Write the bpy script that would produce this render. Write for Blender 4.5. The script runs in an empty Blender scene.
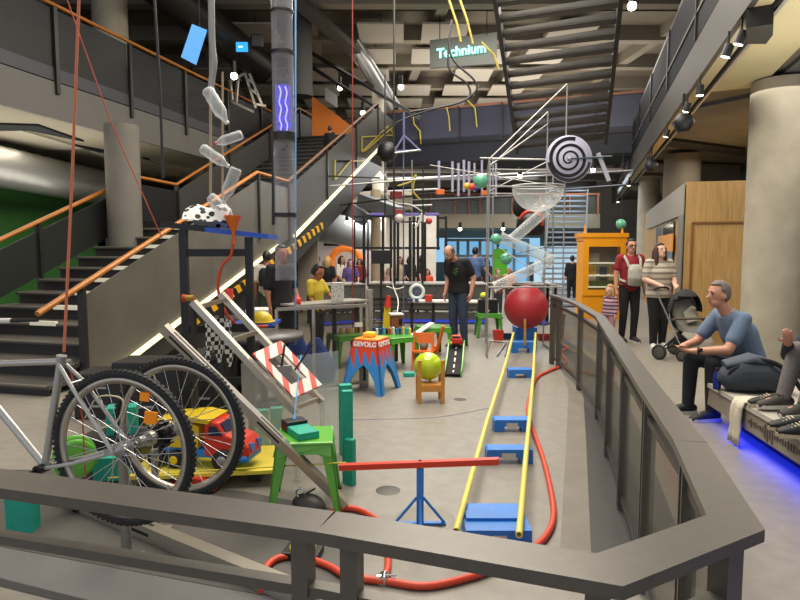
import bpy, bmesh, math, random
from mathutils import Vector, Matrix, Quaternion
random.seed(7)
C = bpy.context.scene
COL = C.collection
PI = math.pi
# ---------------------------------------------------------------- camera frame
F = 600.0; HZ = 249.0; H = 1.65
PITCH = math.atan((300-HZ)/F); YAW = math.atan(150/F)
RIGHT = Vector((math.cos(YAW), math.sin(YAW), 0)); FWD = Vector((-math.sin(YAW), math.cos(YAW), 0)); UP = Vector((0,0,1))
CAM = Vector((0,0,H))
VF = FWD*math.cos(PITCH) - UP*math.sin(PITCH); VU = UP*math.cos(PITCH) + FWD*math.sin(PITCH)
def ray(px, py): return VF + RIGHT*((px-400)/F) + VU*((300-py)/F)
def PD(px, py, d):
    r = ray(px,py); return CAM + r*(d/r.dot(FWD))
def PZ(px, py, z=0.0):
    r = ray(px,py); return CAM + r*((z-H)/r.z)
G = PZ
def PX(px, py, x):
    r = ray(px,py); return CAM + r*(x/r.x)
def W(lat, d, z): return RIGHT*lat + FWD*d + UP*z
def V(*a): return Vector(a)
def at_floor(px, py): return G(px, py, 0)
# ---------------------------------------------------------------- materials
def lin(h):
    h = h.lstrip('#'); o = []
    for i in (0,2,4):
        c = int(h[i:i+2],16)/255
        o.append(c/12.92 if c <= .04045 else ((c+.055)/1.055)**2.4)
    return (o[0],o[1],o[2],1)
MATS = {}
def mat(name, col, rough=.5, metal=0, noise=0.0, scale=6.0, emit=0, bump=0.0, alpha=1.0, col2=None, spec=.5, coat=0):
    if name in MATS: return MATS[name]
    m = bpy.data.materials.new(name); m.use_nodes = True
    nt = m.node_tree; n = nt.nodes; l = nt.links; b = n['Principled BSDF']
    c = lin(col)
    b.inputs['Base Color'].default_value = c; b.inputs['Roughness'].default_value = rough; b.inputs['Metallic'].default_value = metal
    b.inputs['Specular IOR Level'].default_value = spec
    if coat: b.inputs['Coat Weight'].default_value = coat
    if emit:
        b.inputs['Emission Color'].default_value = c; b.inputs['Emission Strength'].default_value = emit
    if noise or bump or col2:
        tc = n.new('ShaderNodeTexCoord'); nz = n.new('ShaderNodeTexNoise'); nz.inputs['Scale'].default_value = scale; nz.inputs['Detail'].default_value = 6
        l.new(tc.outputs['Object'], nz.inputs['Vector'])
        if noise or col2:
            r = n.new('ShaderNodeValToRGB')
            c2 = lin(col2) if col2 else tuple(min(1,x*(1+noise)) for x in c[:3])+(1,)
            c1 = c if col2 else tuple(x*(1-noise) for x in c[:3])+(1,)
            r.color_ramp.elements[0].color = c1; r.color_ramp.elements[1].color = c2
            r.color_ramp.elements[0].position = .32; r.color_ramp.elements[1].position = .68
            l.new(nz.outputs['Fac'], r.inputs['Fac']); l.new(r.outputs['Color'], b.inputs['Base Color'])
        if bump:
            bp = n.new('ShaderNodeBump'); bp.inputs['Strength'].default_value = bump; bp.inputs['Distance'].default_value = .02
            l.new(nz.outputs['Fac'], bp.inputs['Height']); l.new(bp.outputs['Normal'], b.inputs['Normal'])
    MATS[name] = m
    if alpha < 1:
        tr = n.new('ShaderNodeBsdfTransparent'); mx = n.new('ShaderNodeMixShader'); mx.inputs[0].default_value = alpha
        out = n['Material Output']
        l.new(tr.outputs[0], mx.inputs[1]); l.new(b.outputs[0], mx.inputs[2]); l.new(mx.outputs[0], out.inputs['Surface'])
    return m
def glassy(name, tint='#ffffff', body='#c8d0d0', amount=.08, edge=.5):
    """thin clear sheet: mostly see-through, glossy and a little milky towards grazing angles"""
    if name in MATS: return MATS[name]
    m = bpy.data.materials.new(name); m.use_nodes = True
    nt = m.node_tree; n = nt.nodes; l = nt.links; b = n['Principled BSDF']; out = n['Material Output']
    b.inputs['Base Color'].default_value = lin(body); b.inputs['Roughness'].default_value = .08
    tr = n.new('ShaderNodeBsdfTransparent'); tr.inputs[0].default_value = lin(tint)
    lw = n.new('ShaderNodeLayerWeight'); lw.inputs['Blend'].default_value = .35
    mr = n.new('ShaderNodeMapRange'); mr.inputs['To Min'].default_value = amount; mr.inputs['To Max'].default_value = edge
    l.new(lw.outputs['Facing'], mr.inputs['Value'])
    mx = n.new('ShaderNodeMixShader'); l.new(mr.outputs[0], mx.inputs[0]); l.new(tr.outputs[0], mx.inputs[1]); l.new(b.outputs[0], mx.inputs[2])
    l.new(mx.outputs[0], out.inputs['Surface'])
    MATS[name] = m; return m
def stripes(name, ca, cb, scale, axis=(1,1,0), rough=.5, ratio=.5):
    """hard two colour bands across object space direction axis"""
    if name in MATS: return MATS[name]
    m = bpy.data.materials.new(name); m.use_nodes = True
    nt = m.node_tree; n = nt.nodes; l = nt.links; b = n['Principled BSDF']; b.inputs['Roughness'].default_value = rough
    tc = n.new('ShaderNodeTexCoord'); d = n.new('ShaderNodeVectorMath'); d.operation = 'DOT_PRODUCT'; d.inputs[1].default_value = axis
    l.new(tc.outputs['Object'], d.inputs[0])
    mu = n.new('ShaderNodeMath'); mu.operation = 'MULTIPLY'; mu.inputs[1].default_value = scale; l.new(d.outputs['Value'], mu.inputs[0])
    fr = n.new('ShaderNodeMath'); fr.operation = 'FRACT'; l.new(mu.outputs[0], fr.inputs[0])
    gt = n.new('ShaderNodeMath'); gt.operation = 'GREATER_THAN'; gt.inputs[1].default_value = ratio; l.new(fr.outputs[0], gt.inputs[0])
    mx = n.new('ShaderNodeMix'); mx.data_type = 'RGBA'; mx.inputs['A'].default_value = lin(ca); mx.inputs['B'].default_value = lin(cb)
    l.new(gt.outputs[0], mx.inputs['Factor']); l.new(mx.outputs['Result'], b.inputs['Base Color'])
    MATS[name] = m; return m
def voron(name, ca, cb, scale, thresh, rough=.7):
    if name in MATS: return MATS[name]
    m = bpy.data.materials.new(name); m.use_nodes = True
    nt = m.node_tree; n = nt.nodes; l = nt.links; b = n['Principled BSDF']; b.inputs['Roughness'].default_value = rough
    tc = n.new('ShaderNodeTexCoord'); v = n.new('ShaderNodeTexVoronoi'); v.inputs['Scale'].default_value = scale; l.new(tc.outputs['Object'], v.inputs['Vector'])
    gt = n.new('ShaderNodeMath'); gt.operation = 'GREATER_THAN'; gt.inputs[1].default_value = thresh; l.new(v.outputs['Distance'], gt.inputs[0])
    mx = n.new('ShaderNodeMix'); mx.data_type = 'RGBA'; mx.inputs['A'].default_value = lin(ca); mx.inputs['B'].default_value = lin(cb)
    l.new(gt.outputs[0], mx.inputs['Factor']); l.new(mx.outputs['Result'], b.inputs['Base Color'])
    MATS[name] = m; return m
def grain(name, ca, cb, scale=(9,9,.5), rough=.5):
    """wood grain: noise stretched along z"""
    if name in MATS: return MATS[name]
    m = bpy.data.materials.new(name); m.use_nodes = True
    nt = m.node_tree; n = nt.nodes; l = nt.links; b = n['Principled BSDF']; b.inputs['Roughness'].default_value = rough
    tc = n.new('ShaderNodeTexCoord'); mp = n.new('ShaderNodeMapping'); mp.inputs['Scale'].default_value = scale; nz = n.new('ShaderNodeTexNoise'); nz.inputs['Scale'].default_value = 4; nz.inputs['Detail'].default_value = 8
    r = n.new('ShaderNodeValToRGB'); r.color_ramp.elements[0].color = lin(ca); r.color_ramp.elements[1].color = lin(cb); r.color_ramp.elements[0].position=.3; r.color_ramp.elements[1].position=.7
    l.new(tc.outputs['Object'], mp.inputs[0]); l.new(mp.outputs[0], nz.inputs['Vector']); l.new(nz.outputs['Fac'], r.inputs['Fac']); l.new(r.outputs['Color'], b.inputs['Base Color'])
    MATS[name] = m; return m
# ---------------------------------------------------------------- mesh builder
def frame_from(d, hint=None):
    d = d.normalized(); hint = hint or Vector((0,0,1))
    if abs(d.dot(hint)) > .98: hint = Vector((0,1,0)) if abs(d.y) < .9 else Vector((1,0,0))
    x = hint.cross(d).normalized(); y = d.cross(x).normalized()
    return x, y, d
class MB:
    def __init__(s): s.v = []; s.f = []; s.sm = []
    def add(s, vs, fs, smooth=False):
        o = len(s.v); s.v += [Vector(p) for p in vs]; s.f += [tuple(i+o for i in f) for f in fs]; s.sm += [smooth]*len(fs); return s
    def box(s, c, size, rz=0, M=None):
        hx,hy,hz = size[0]/2,size[1]/2,size[2]/2
        R = M or Matrix.Rotation(rz,3,'Z'); c = Vector(c)
        vs = [c+R@Vector((x*hx,y*hy,z*hz)) for x in(-1,1) for y in(-1,1) for z in(-1,1)]
        return s.add(vs, [(0,1,3,2),(4,6,7,5),(0,4,5,1),(2,3,7,6),(0,2,6,4),(1,5,7,3)])
    def bbox(s, c, size, b=.01, rz=0, M=None):
        """box with chamfered edges, made as a rounded prism"""
        bm = bmesh.new(); bmesh.ops.create_cube(bm, size=1)
        for v in bm.verts: v.co = Vector((v.co.x*size[0], v.co.y*size[1], v.co.z*size[2]))
        bmesh.ops.bevel(bm, geom=bm.edges[:], offset=min(b,min(size)*.45), segments=2, affect='EDGES', profile=.5)
        R = M or Matrix.Rotation(rz,3,'Z'); c = Vector(c)
        bm.verts.ensure_lookup_table()
        vs = [c+R@v.co for v in bm.verts]; fs = [tuple(v.index for v in f.verts) for f in bm.faces]
        bm.free(); return s.add(vs, fs)
    def bar(s, a, b, w, h, hint=None):
        a, b = Vector(a), Vector(b); x,y,d = frame_from(b-a, hint)
        vs = [p + x*(i*w/2) + y*(j*h/2) for p in (a,b) for i,j in ((-1,-1),(1,-1),(1,1),(-1,1))]
        return s.add(vs, [(3,2,1,0),(4,5,6,7),(0,1,5,4),(1,2,6,5),(2,3,7,6),(3,0,4,7)])
    def tube(s, pts, r, seg=10, closed=False, caps=True):
        pts = [Vector(p) for p in pts]; n = len(pts); rs = r if isinstance(r,(list,tuple)) else [r]*n
        rings = []; px = None
        for i in range(n):
            if closed: t = pts[(i+1)%n]-pts[i-1]
            else: t = pts[min(i+1,n-1)]-pts[max(i-1,0)]
            t.normalize()
            if px is None: x,_,_ = frame_from(t)
            else:
                x = px - t*px.dot(t)
                if x.length < 1e-5: x,_,_ = frame_from(t)
                x.normalize()
            px = x; y = t.cross(x)
            rings.append([pts[i]+(x*math.cos(2*PI*k/seg)+y*math.sin(2*PI*k/seg))*rs[i] for k in range(seg)])
        vs = [p for ring in rings for p in ring]; fs = []
        for i in range(n if closed else n-1):
            j = (i+1)%n
            for k in range(seg): fs.append((i*seg+k, i*seg+(k+1)%seg, j*seg+(k+1)%seg, j*seg+k))
        s.add(vs, fs, True)
        if caps and not closed:
            s.add(rings[0], [tuple(range(seg))[::-1]]); s.add(rings[-1], [tuple(range(seg))])
        return s
    def cone(s, a, b, r0, r1, seg=12): return s.tube([a,b],[r0,r1],seg)
    def pipe(s, a, b, ro, ri, seg=14):
        a,b=Vector(a),Vector(b); s.tube([a,b],ro,seg,caps=False); s.tube([a,b],ri,seg,caps=False)
        x,y,d = frame_from(b-a)
        for p in (a,b):
            vs=[p+(x*math.cos(2*PI*k/seg)+y*math.sin(2*PI*k/seg))*r for r in (ro,ri) for k in range(seg)]
            s.add(vs,[(k,(k+1)%seg,seg+(k+1)%seg,seg+k) for k in range(seg)])
        return s
    def ball(s, c, r, M=None, seg=16, rings=10, keep=None):
        c = Vector(c); r = (r,r,r) if not hasattr(r,'__len__') else r; M = M or Matrix.Identity(3)
        vs = []; u = []
        for i in range(rings+1):
            t = PI*i/rings
            for k in range(seg):
                a = 2*PI*k/seg; q = Vector((math.sin(t)*math.cos(a), math.sin(t)*math.sin(a), math.cos(t)))
                u.append(q); vs.append(c + M@Vector((q.x*r[0],q.y*r[1],q.z*r[2])))
        fs = []
        for i in range(rings):
            for k in range(seg):
                f = (i*seg+k, (i+1)*seg+k, (i+1)*seg+(k+1)%seg, i*seg+(k+1)%seg)
                if i == 0: f = (f[0],f[1],f[2])
                elif i == rings-1: f = (f[0],f[1],f[3])
                if keep is None or keep(sum((u[j] for j in f), Vector())/len(f)): fs.append(f)
        return s.add(vs, fs, True)
    def lathe(s, prof, c=(0,0,0), M=None, seg=20):
        c = Vector(c); M = M or Matrix.Identity(3); n = len(prof)
        vs = [c+M@Vector((r*math.cos(2*PI*k/seg), r*math.sin(2*PI*k/seg), z)) for r,z in prof for k in range(seg)]
        fs = [(i*seg+k, i*seg+(k+1)%seg, (i+1)*seg+(k+1)%seg, (i+1)*seg+k) for i in range(n-1) for k in range(seg)]
        return s.add(vs, fs, True)
    def prism(s, poly, off):
        """poly: list of 3D points in a plane, extruded by vector off"""
        poly = [Vector(p) for p in poly]; off = Vector(off); n = len(poly)
        vs = poly+[p+off for p in poly]
        fs = [tuple(range(n))[::-1], tuple(range(n,2*n))]+[(i,(i+1)%n,n+(i+1)%n,n+i) for i in range(n)]
        return s.add(vs, fs)
    def quad(s, *pts): return s.add(pts, [tuple(range(len(pts)))])
    def loft(s, secs, lat, seg=16):
        """secs: (centre, rx, ry) along a spine; lat = sideways axis"""
        n = len(secs); rings = []; lat = Vector(lat)
        for i,(c,rx,ry) in enumerate(secs):
            t = (Vector(secs[min(i+1,n-1)][0])-Vector(secs[max(i-1,0)][0])).normalized()
            x = (lat - t*lat.dot(t)).normalized(); y = t.cross(x)
            rings.append([Vector(c)+x*math.cos(2*PI*k/seg)*rx+y*math.sin(2*PI*k/seg)*ry for k in range(seg)])
        vs = [p for r in rings for p in r]
        fs = [(i*seg+k, i*seg+(k+1)%seg, (i+1)*seg+(k+1)%seg, (i+1)*seg+k) for i in range(n-1) for k in range(seg)]
        s.add(vs, fs, True); s.add(rings[0],[tuple(range(seg))[::-1]],True); s.add(rings[-1],[tuple(range(seg))],True); return s
    def build(s, name, m, parent=None, local=False, origin=None, recalc=True):
        off = Vector((0,0,0))
        if parent is not None:
            if not local:
                p = parent
                while p is not None: off += p.location; p = p.parent
            loc = Vector((0,0,0))
        else:
            if origin is None:
                xs=[v.x for v in s.v]; ys=[v.y for v in s.v]; zs=[v.z for v in s.v]
                origin = Vector(((min(xs)+max(xs))/2,(min(ys)+max(ys))/2,min(zs)))
            off = Vector(origin); loc = Vector(origin)
        me = bpy.data.meshes.new(name)
        me.from_pydata([v-off for v in s.v], [], s.f)
        me.polygons.foreach_set('use_smooth', s.sm)
        if recalc:
            bm = bmesh.new(); bm.from_mesh(me); bmesh.ops.delete(bm, geom=[v for v in bm.verts if not v.link_faces], context='VERTS'); bmesh.ops.recalc_face_normals(bm, faces=bm.faces); bm.to_mesh(me); bm.free()
        ms = m if isinstance(m,(list,tuple)) else [m]
        for q in ms: me.materials.append(q)
        o = bpy.data.objects.new(name, me); COL.objects.link(o); o.location = loc
        if parent is not None: o.parent = parent
        return o
def tag(o, label=None, cat=None, group=None, kind=None):
    if label: o['label'] = label
    if cat: o['category'] = cat
    if group: o['group'] = group
    if kind: o['kind'] = kind
    return o
def thing(name, label, cat, loc=(0,0,0), rz=0, group=None):
    o = bpy.data.objects.new(name, None); COL.objects.link(o); o.empty_display_size = .05
    o.location = Vector(loc); o.rotation_euler = (0,0,rz); return tag(o, label, cat, group)
def copy_tree(o, parent=None):
    c = o.copy(); COL.objects.link(c); c.parent = parent
    for ch in list(o.children): copy_tree(ch, c)
    return c
def struct(o, label=None): o['kind'] = 'structure'; return o
def arc(pts, n=6):
    """Catmull-Rom through pts"""
    P = [Vector(p) for p in pts]; P = [P[0]*2-P[1]]+P+[P[-1]*2-P[-2]]; out = []
    for i in range(1,len(P)-2):
        a,b,c,d = P[i-1:i+3]
        for k in range(n):
            t = k/n; out.append(.5*((2*b)+(c-a)*t+(2*a-5*b+4*c-d)*t*t+(3*b-a-3*c+d)*t**3))
    out.append(P[-2]); return out
def text_mesh(name, body, size, M, m, parent=None, extrude=.002, align='CENTER', bold=0.0):
    cu = bpy.data.curves.new(name,'FONT'); cu.body = body; cu.size = size; cu.extrude = extrude; cu.align_x = align; cu.align_y = 'CENTER'; cu.offset = bold
    t = bpy.data.objects.new(name, cu); COL.objects.link(t)
    dg = bpy.context.evaluated_depsgraph_get(); me = bpy.data.meshes.new_from_object(t.evaluated_get(dg))
    COL.objects.unlink(t); bpy.data.objects.remove(t)
    off = Vector((0,0,0)); p = parent
    while p is not None: off += p.location; p = p.parent
    me.transform(Matrix.Translation(-off) @ M); me.materials.clear(); me.materials.append(m)
    o = bpy.data.objects.new(name, me); COL.objects.link(o)
    if parent is not None: o.parent = parent
    return o
def basis(o, x, y, z=None):
    x = Vector(x).normalized(); y = Vector(y).normalized(); z = z or x.cross(y)
    M = Matrix((x,y,z)).transposed().to_4x4(); M.translation = Vector(o); return M
# camera
cam = bpy.data.cameras.new('camera'); co = bpy.data.objects.new('camera', cam); COL.objects.link(co); C.camera = co
cam.sensor_width = 36; cam.lens = 27; cam.clip_start = .05; cam.clip_end = 200
co.location = CAM; co.rotation_euler = (PI/2-PITCH, 0, YAW)
# shared materials
M_ = dict(
 floor=mat('polished_concrete','#847e73',.42,noise=.10,scale=9,bump=.02),
 rail=mat('grey_painted_steel','#5f5a52',.38,metal=.35,noise=.06,scale=30),
 railD=mat('dark_steel','#2f2d2b',.4,metal=.4),
 black=mat('black_paint','#131314',.45), blackm=mat('black_matte','#0c0c0d',.8),
 alu=mat('brushed_aluminium','#b9b2a4',.32,metal=.75), chrome=mat('chrome','#d0d0d0',.15,metal=1),
 steel=mat('grey_steel','#a3a19d',.35,metal=.5),
 white=mat('white_paint','#d8d4ca',.5), cream=mat('cream_paint','#c9bd9b',.6),
 green=mat('green_enamel','#4a9a2e',.32,coat=.3), lime=mat('lime_enamel','#63b33a',.3,coat=.3), dgreen=mat('deep_green','#2b7a22',.4),
 teal=mat('teal_foam','#21a086',.65,noise=.08,scale=20), blue=mat('blue_paint','#3282d4',.45,noise=.05,scale=10), red=mat('red_paint','#c4301f',.4),
 orange=mat('orange_rubber','#cf4a28',.45), yellow=mat('yellow_plastic','#e3c21f',.4), pipe=mat('yellow_pipe','#e2d568',.35),
 wood=mat('oak','#b4833f',.5,noise=.15,scale=5), handrail=mat('varnished_handrail','#ad6a26',.35,noise=.1,scale=4),
 concrete=mat('column_concrete','#a29a88',.75,noise=.13,scale=2.5,bump=.08), concD=mat('dark_concrete','#6e675a',.8,noise=.15,scale=1.5),
 fascia=mat('grey_fascia','#5e5a55',.55,noise=.05,scale=2), soffit=mat('beige_soffit','#9a927c',.7,noise=.06,scale=1.2),
 dark=mat('dark_ceiling','#3a3937',.8,noise=.2,scale=1), darker=mat('void_black','#161617',.85),
 mesh=mat('perforated_mesh','#2a2a2a',.5,metal=.3,alpha=.72), meshg=mat('grey_perforated_panel','#4f4d49',.5,metal=.3,alpha=.86),
 panelw=mat('acoustic_panel','#b7b0a3',.8), led=mat('led_strip','#f3e7b4',.4,emit=1.3), lamp=mat('lamp_glow','#fff2d8',.4,emit=14),
 ledblue=mat('blue_led','#1530ff',.4,emit=16), tread=mat('tread_grey','#77736c',.6),
 clearg=glassy('very_clear_glass',body='#8f8d88',amount=.015,edge=.2), glass=glassy('clear_glass',tint='#dcdad4',body='#8f8d88',amount=.05,edge=.3), acr=glassy('clear_acrylic',amount=.12,edge=.75), milky=glassy('scuffed_acrylic',body='#d9dcd8',amount=.26,edge=.6),
 duct=mat('galvanised_duct','#9a9b9c',.35,metal=.7,noise=.08,scale=12), rubber=mat('tyre_rubber','#1a1a1b',.7,bump=.2,scale=60),
 denim=mat('dark_denim','#23272f',.85,noise=.15,scale=40), tblack=mat('black_cotton','#101113',.85), lilac=mat('lilac_tube','#5f6188',.4,metal=.2),
)
# ================================================================ SETTING
m=M_
b=MB(); b.quad((-40,-4,0),(30,-4,0),(30,60,0),(-40,60,0)); struct(b.build('floor',m['floor'],origin=(0,0,0)))
# walls far behind and at the sides
b=MB(); b.box((-3,34,4.2),(44,.2,8.4)); struct(b.build('wall_back',mat('back_wall','#8d867b',.8,noise=.1,scale=.6)))
b=MB(); b.box((12,16,4.2),(.2,36,8.4)); struct(b.build('wall_right',mat('right_wall','#7d776b',.8)))
b=MB(); b.box((-15,18,4.2),(.2,32,8.4)); struct(b.build('wall_left',mat('left_wall','#4b4a48',.8)))
b=MB(); b.box((-2,18,8.35),(32,40,.3)); struct(b.build('ceiling',m['dark']))
# green display wall + grey wall bits under the left balcony
a=PX(-60,180,-11.5); c=PX(92,195,-11.5)
b=MB(); b.box((-11.6,(a.y+c.y)/2,1.6),(.1,abs(c.y-a.y)+.4,3.2)); struct(b.build('wall_green',mat('green_wall','#2a6320',.7,noise=.12,scale=1.5)))
b=MB(); b.box((-11.3,c.y+4.6,1.7),(.3,8.5,3.4)); struct(b.build('wall_grey',mat('grey_wall','#55524c',.7,noise=.1,scale=.8)))
# dark floor zone beside and below the railing
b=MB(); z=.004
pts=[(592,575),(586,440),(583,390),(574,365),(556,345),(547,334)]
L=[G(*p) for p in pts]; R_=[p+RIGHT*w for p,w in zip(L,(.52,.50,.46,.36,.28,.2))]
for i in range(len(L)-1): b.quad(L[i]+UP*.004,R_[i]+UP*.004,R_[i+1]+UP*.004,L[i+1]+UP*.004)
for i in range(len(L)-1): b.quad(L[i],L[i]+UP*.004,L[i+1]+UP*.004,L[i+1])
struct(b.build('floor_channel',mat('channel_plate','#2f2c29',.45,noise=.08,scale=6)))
b=MB(); L2=[p-RIGHT*w for p,w in zip(L,(.17,.17,.17,.2,.22,.2))]
for i in range(len(L)-1): b.quad(L2[i]+UP*.002,L[i]+UP*.002,L[i+1]+UP*.002,L2[i+1]+UP*.002)
struct(b.build('floor_border',mat('border_concrete','#70695d',.5,noise=.1,scale=4)))
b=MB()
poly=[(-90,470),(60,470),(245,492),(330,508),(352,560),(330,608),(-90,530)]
b.add([G(*p)+UP*.003 for p in poly],[tuple(range(len(poly)))]); struct(b.build('floor_dark_zone',mat('dark_floor','#4f4b46',.6,noise=.2,scale=2)))  # floor polygon in a darker, uneven tone
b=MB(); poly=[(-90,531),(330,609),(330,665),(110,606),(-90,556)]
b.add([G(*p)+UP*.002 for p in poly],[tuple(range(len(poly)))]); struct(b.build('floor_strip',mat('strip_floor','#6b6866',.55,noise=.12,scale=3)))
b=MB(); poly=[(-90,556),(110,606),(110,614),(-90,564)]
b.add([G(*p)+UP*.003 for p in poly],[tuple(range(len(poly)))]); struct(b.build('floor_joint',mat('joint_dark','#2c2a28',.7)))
# ---------------------------------------------------------------- concrete columns
def column(name,px,py_base,d,r,z1,z0=0,mt=None,lat=None):
    p=W((px-400)/F*d,d,0); b=MB(); b.tube([p+UP*z0,p+UP*z1],r,32); return struct(b.build(name,mt or m['concrete']))
column('column_right',771.5,0,8.5,.37,3.95)
column('column_right_far',646,0,20,.33,3.95)
column('column_right_back',678,0,15,.42,3.95,2.7,m['concD'])
column('column_left',127,0,11.2,.30,3.9,0,mat('column_grey','#6f6a61',.75,noise=.1,scale=2))
column('column_left_upper',120,0,13.5,.36,8.2,4.9,m['concrete'])
column('column_hall',379.5,0,21,.24,8.2,0,mat('column_pale','#b8b0a0',.7,noise=.08,scale=2))
column('column_hall_dark',303.5,0,16,.30,8.2,5.6,mat('column_dark','#3d3b39',.8))
column('column_hall_far',424,0,27,.5,8.2,0,mat('column_pale2','#8f887a',.7))
column('column_back_beam',376,0,17,.14,3.3,0,mat('column_tan','#a5957b',.7))
# ---------------------------------------------------------------- stair on the left
XN,XF=-5.36,-8.0
def nose(y): return max(0,.1+.43*(y-5.63)) if y<10.4 else (2.1 if y<11.75 else min(5.28,2.1+.455*(y-11.75)))
st=thing('staircase','long steel staircase rising behind the bicycle with orange wooden handrails','staircase',(-6.7,10,0)); st['kind']='structure'
b=MB(); n=12; rs=MB()
for i in range(n+1):
    y=5.45+i*.41; z=.1+.175*i; rs.box(((XN+XF)/2,y+.03,z-.09),(2.5,.02,.17))
for i in range(18):
    y=11.85+i*.385; z=2.1+.175*(i+1); rs.box(((XN+XF)/2,y+.03,z-.09),(2.5,.02,.17))
rs.build('riser',mat('riser_dark','#2c2a27',.6),st)
for i in range(n):
    y=5.45+i*.41; z=.1+.175*i
    b.box(((XN+XF)/2,y+.22,z),(2.56,.46,.045))
for i in range(18):
    y=11.85+i*.385; z=2.1+.175*(i+1); b.box(((XN+XF)/2,y+.2,z),(2.56,.42,.045))
b.box(((XN+XF)/2,11.1,2.06),(2.6,1.4,.1)); b.box(((XN+XF)/2,20.4,5.2),(2.6,3.4,.12))
b.build('tread',mat('tread_dark','#45413b',.6),st)
b=MB()
for i in range(n):
    y=5.45+i*.41; z=.1+.175*i; b.box(((XN+XF)/2,y,z+.012),(2.5,.03,.022))
b.build('nosing',mat('dim_nosing','#7a7466',.5),st)
b=MB()
for i in range(3,n+2):
    y=5.45+i*.41; z=.1+.175*i; b.box((XN-1.3,y,z+.02),(.42,.05,.06))
b.build('step_end_highlight',mat('nosing_highlight','#e0d8c2',.5,emit=.25),st)  # highlights on the tread ends, made as pale, faintly glowing blocks
b=MB()
b.prism([(0,11.8,1.9),(0,18.9,5.1),(0,18.9,4.95),(0,11.8,1.7)],(0,0,0)) if 0 else None
for x0 in (XN,XF):
    b.prism([(x0,6.1,.02),(x0,10.4,1.9),(x0,11.75,2.02),(x0,19,5.15),(x0,19,4.25),(x0,11.9,1.25),(x0,10.3,1.05),(x0,7.2,.02)],(-.06 if x0==XN else .06,0,0))
b.build('stringer',mat('stringer_grey','#35332f',.5,metal=.3),st)
b=MB(); x=XN+.02
for a,c in (((x,6.15,.03),(x,11.2,1.72)),((x,12.0,1.92),(x,18.8,4.92))):
    b.bar(a,c,.05,.085,Vector((1,0,0)))
b.build('light_strip',m['led'],st)
b=MB(); b.bar((XF-.02,5.2,.25),(XF-.02,7.0,.95),.05,.07,Vector((1,0,0))); b.build('light_strip',m['led'],st)
# underside of upper flight is a closed grey soffit
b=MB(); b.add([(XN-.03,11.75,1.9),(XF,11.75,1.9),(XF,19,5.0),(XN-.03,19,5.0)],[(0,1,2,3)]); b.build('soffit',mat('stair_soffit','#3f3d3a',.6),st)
def rail_path(x): return [(x,5.3,.95),(x,10.4,3.08),(x,11.75,3.06),(x,18.5,6.2),(x,21.5,6.2)]
def panels(x,mt,nm='balustrade_panel'):
    P=rail_path(x); low=[(x,5.6,.25),(x,10.4,2.2),(x,11.75,2.2),(x,18.5,5.3),(x,21.5,5.3)]
    if x==XN: P[0]=(x,5.95,1.23); low=[(x,5.95,.02),(x,10.4,1.46),(x,11.75,1.88),(x,18.5,4.86),(x,21.5,5.3)]
    for i in range(4):
        b=MB(); a,c=Vector(P[i]),Vector(P[i+1]); e,f=Vector(low[i]),Vector(low[i+1])
        if nm=='panel_mesh' : pass
        b.prism([a-UP*.14,c-UP*.14,f,e],(.015,0,0)); b.build(nm,mt[min(i,len(mt)-1)],st)
panels(XN,[mat('stair_near_panel','#5f5b52',.4,metal=.15,noise=.16,scale=1.6),mat('stair_near_panel','#6b675d'),mat('stair_side_panel','#45433f',.55,metal=.2,noise=.04,scale=1)])
panels(XF,[m['mesh'],m['mesh'],m['meshg']])
for x in (XN,XF):
    b=MB(); b.tube(rail_path(x)[:3],.035,10); b.build('handrail',m['handrail'],st); b=MB(); b.tube(rail_path(x)[2:4] if x==XN else rail_path(x)[2:],.033,10); b.build('handrail',mat('handrail_mid','#6b4a2c',.45) if x==XN else m['handrail'],st)
    for y,h0 in ((5.93,1.0),(8.0,1.0),(10.4,1.0),(11.75,1.0),(14,1.05),(16.3,1.1),(18.5,1.05)):
        z1=[p for p in rail_path(x)]; zz=None
        for i in range(4):
            if z1[i][1]<=y<=z1[i+1][1]: zz=z1[i][2]+(z1[i+1][2]-z1[i][2])*(y-z1[i][1])/(z1[i+1][1]-z1[i][1])
        b=MB(); b.bar((x+.01,y,max(0,zz-1.25)),(x+.01,y,zz-.03),.05,.09,Vector((1,0,0))); b.build('post',m['railD'],st)
b=MB(); xx=XN-.25; b.prism([(xx,6.6,0),(xx,12.2,0),(xx,12.2,1.75),(xx,10.4,1.55),(xx,6.9,.05)],(-.06,0,0)); struct(b.build('dark_sheet_under_stair',mat('under_stair','#2b2825',.6,noise=.2,scale=2)))  # dark sheet put in for the dark open space below the flight
# hazard tape band below the second flight
b=MB(); p0=PX(196,316,XN); p1=PX(322,222,XN)
b.prism([p0,p1,p1-UP*.17,p0-UP*.13],(.03,0,0)); hz=b.build('hazard_tape',stripes('hazard','#d9a514','#141414',2.9,(0,1,.9)),st)
# ---------------------------------------------------------------- left balcony
E=[PZ(-120,42,3.9),PZ(300,205,3.9)]
dirL=(E[1]-E[0]); dirL.z=0; nL=Vector((-dirL.y,dirL.x,0)).normalized()
if nL.x>0: nL=-nL
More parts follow.
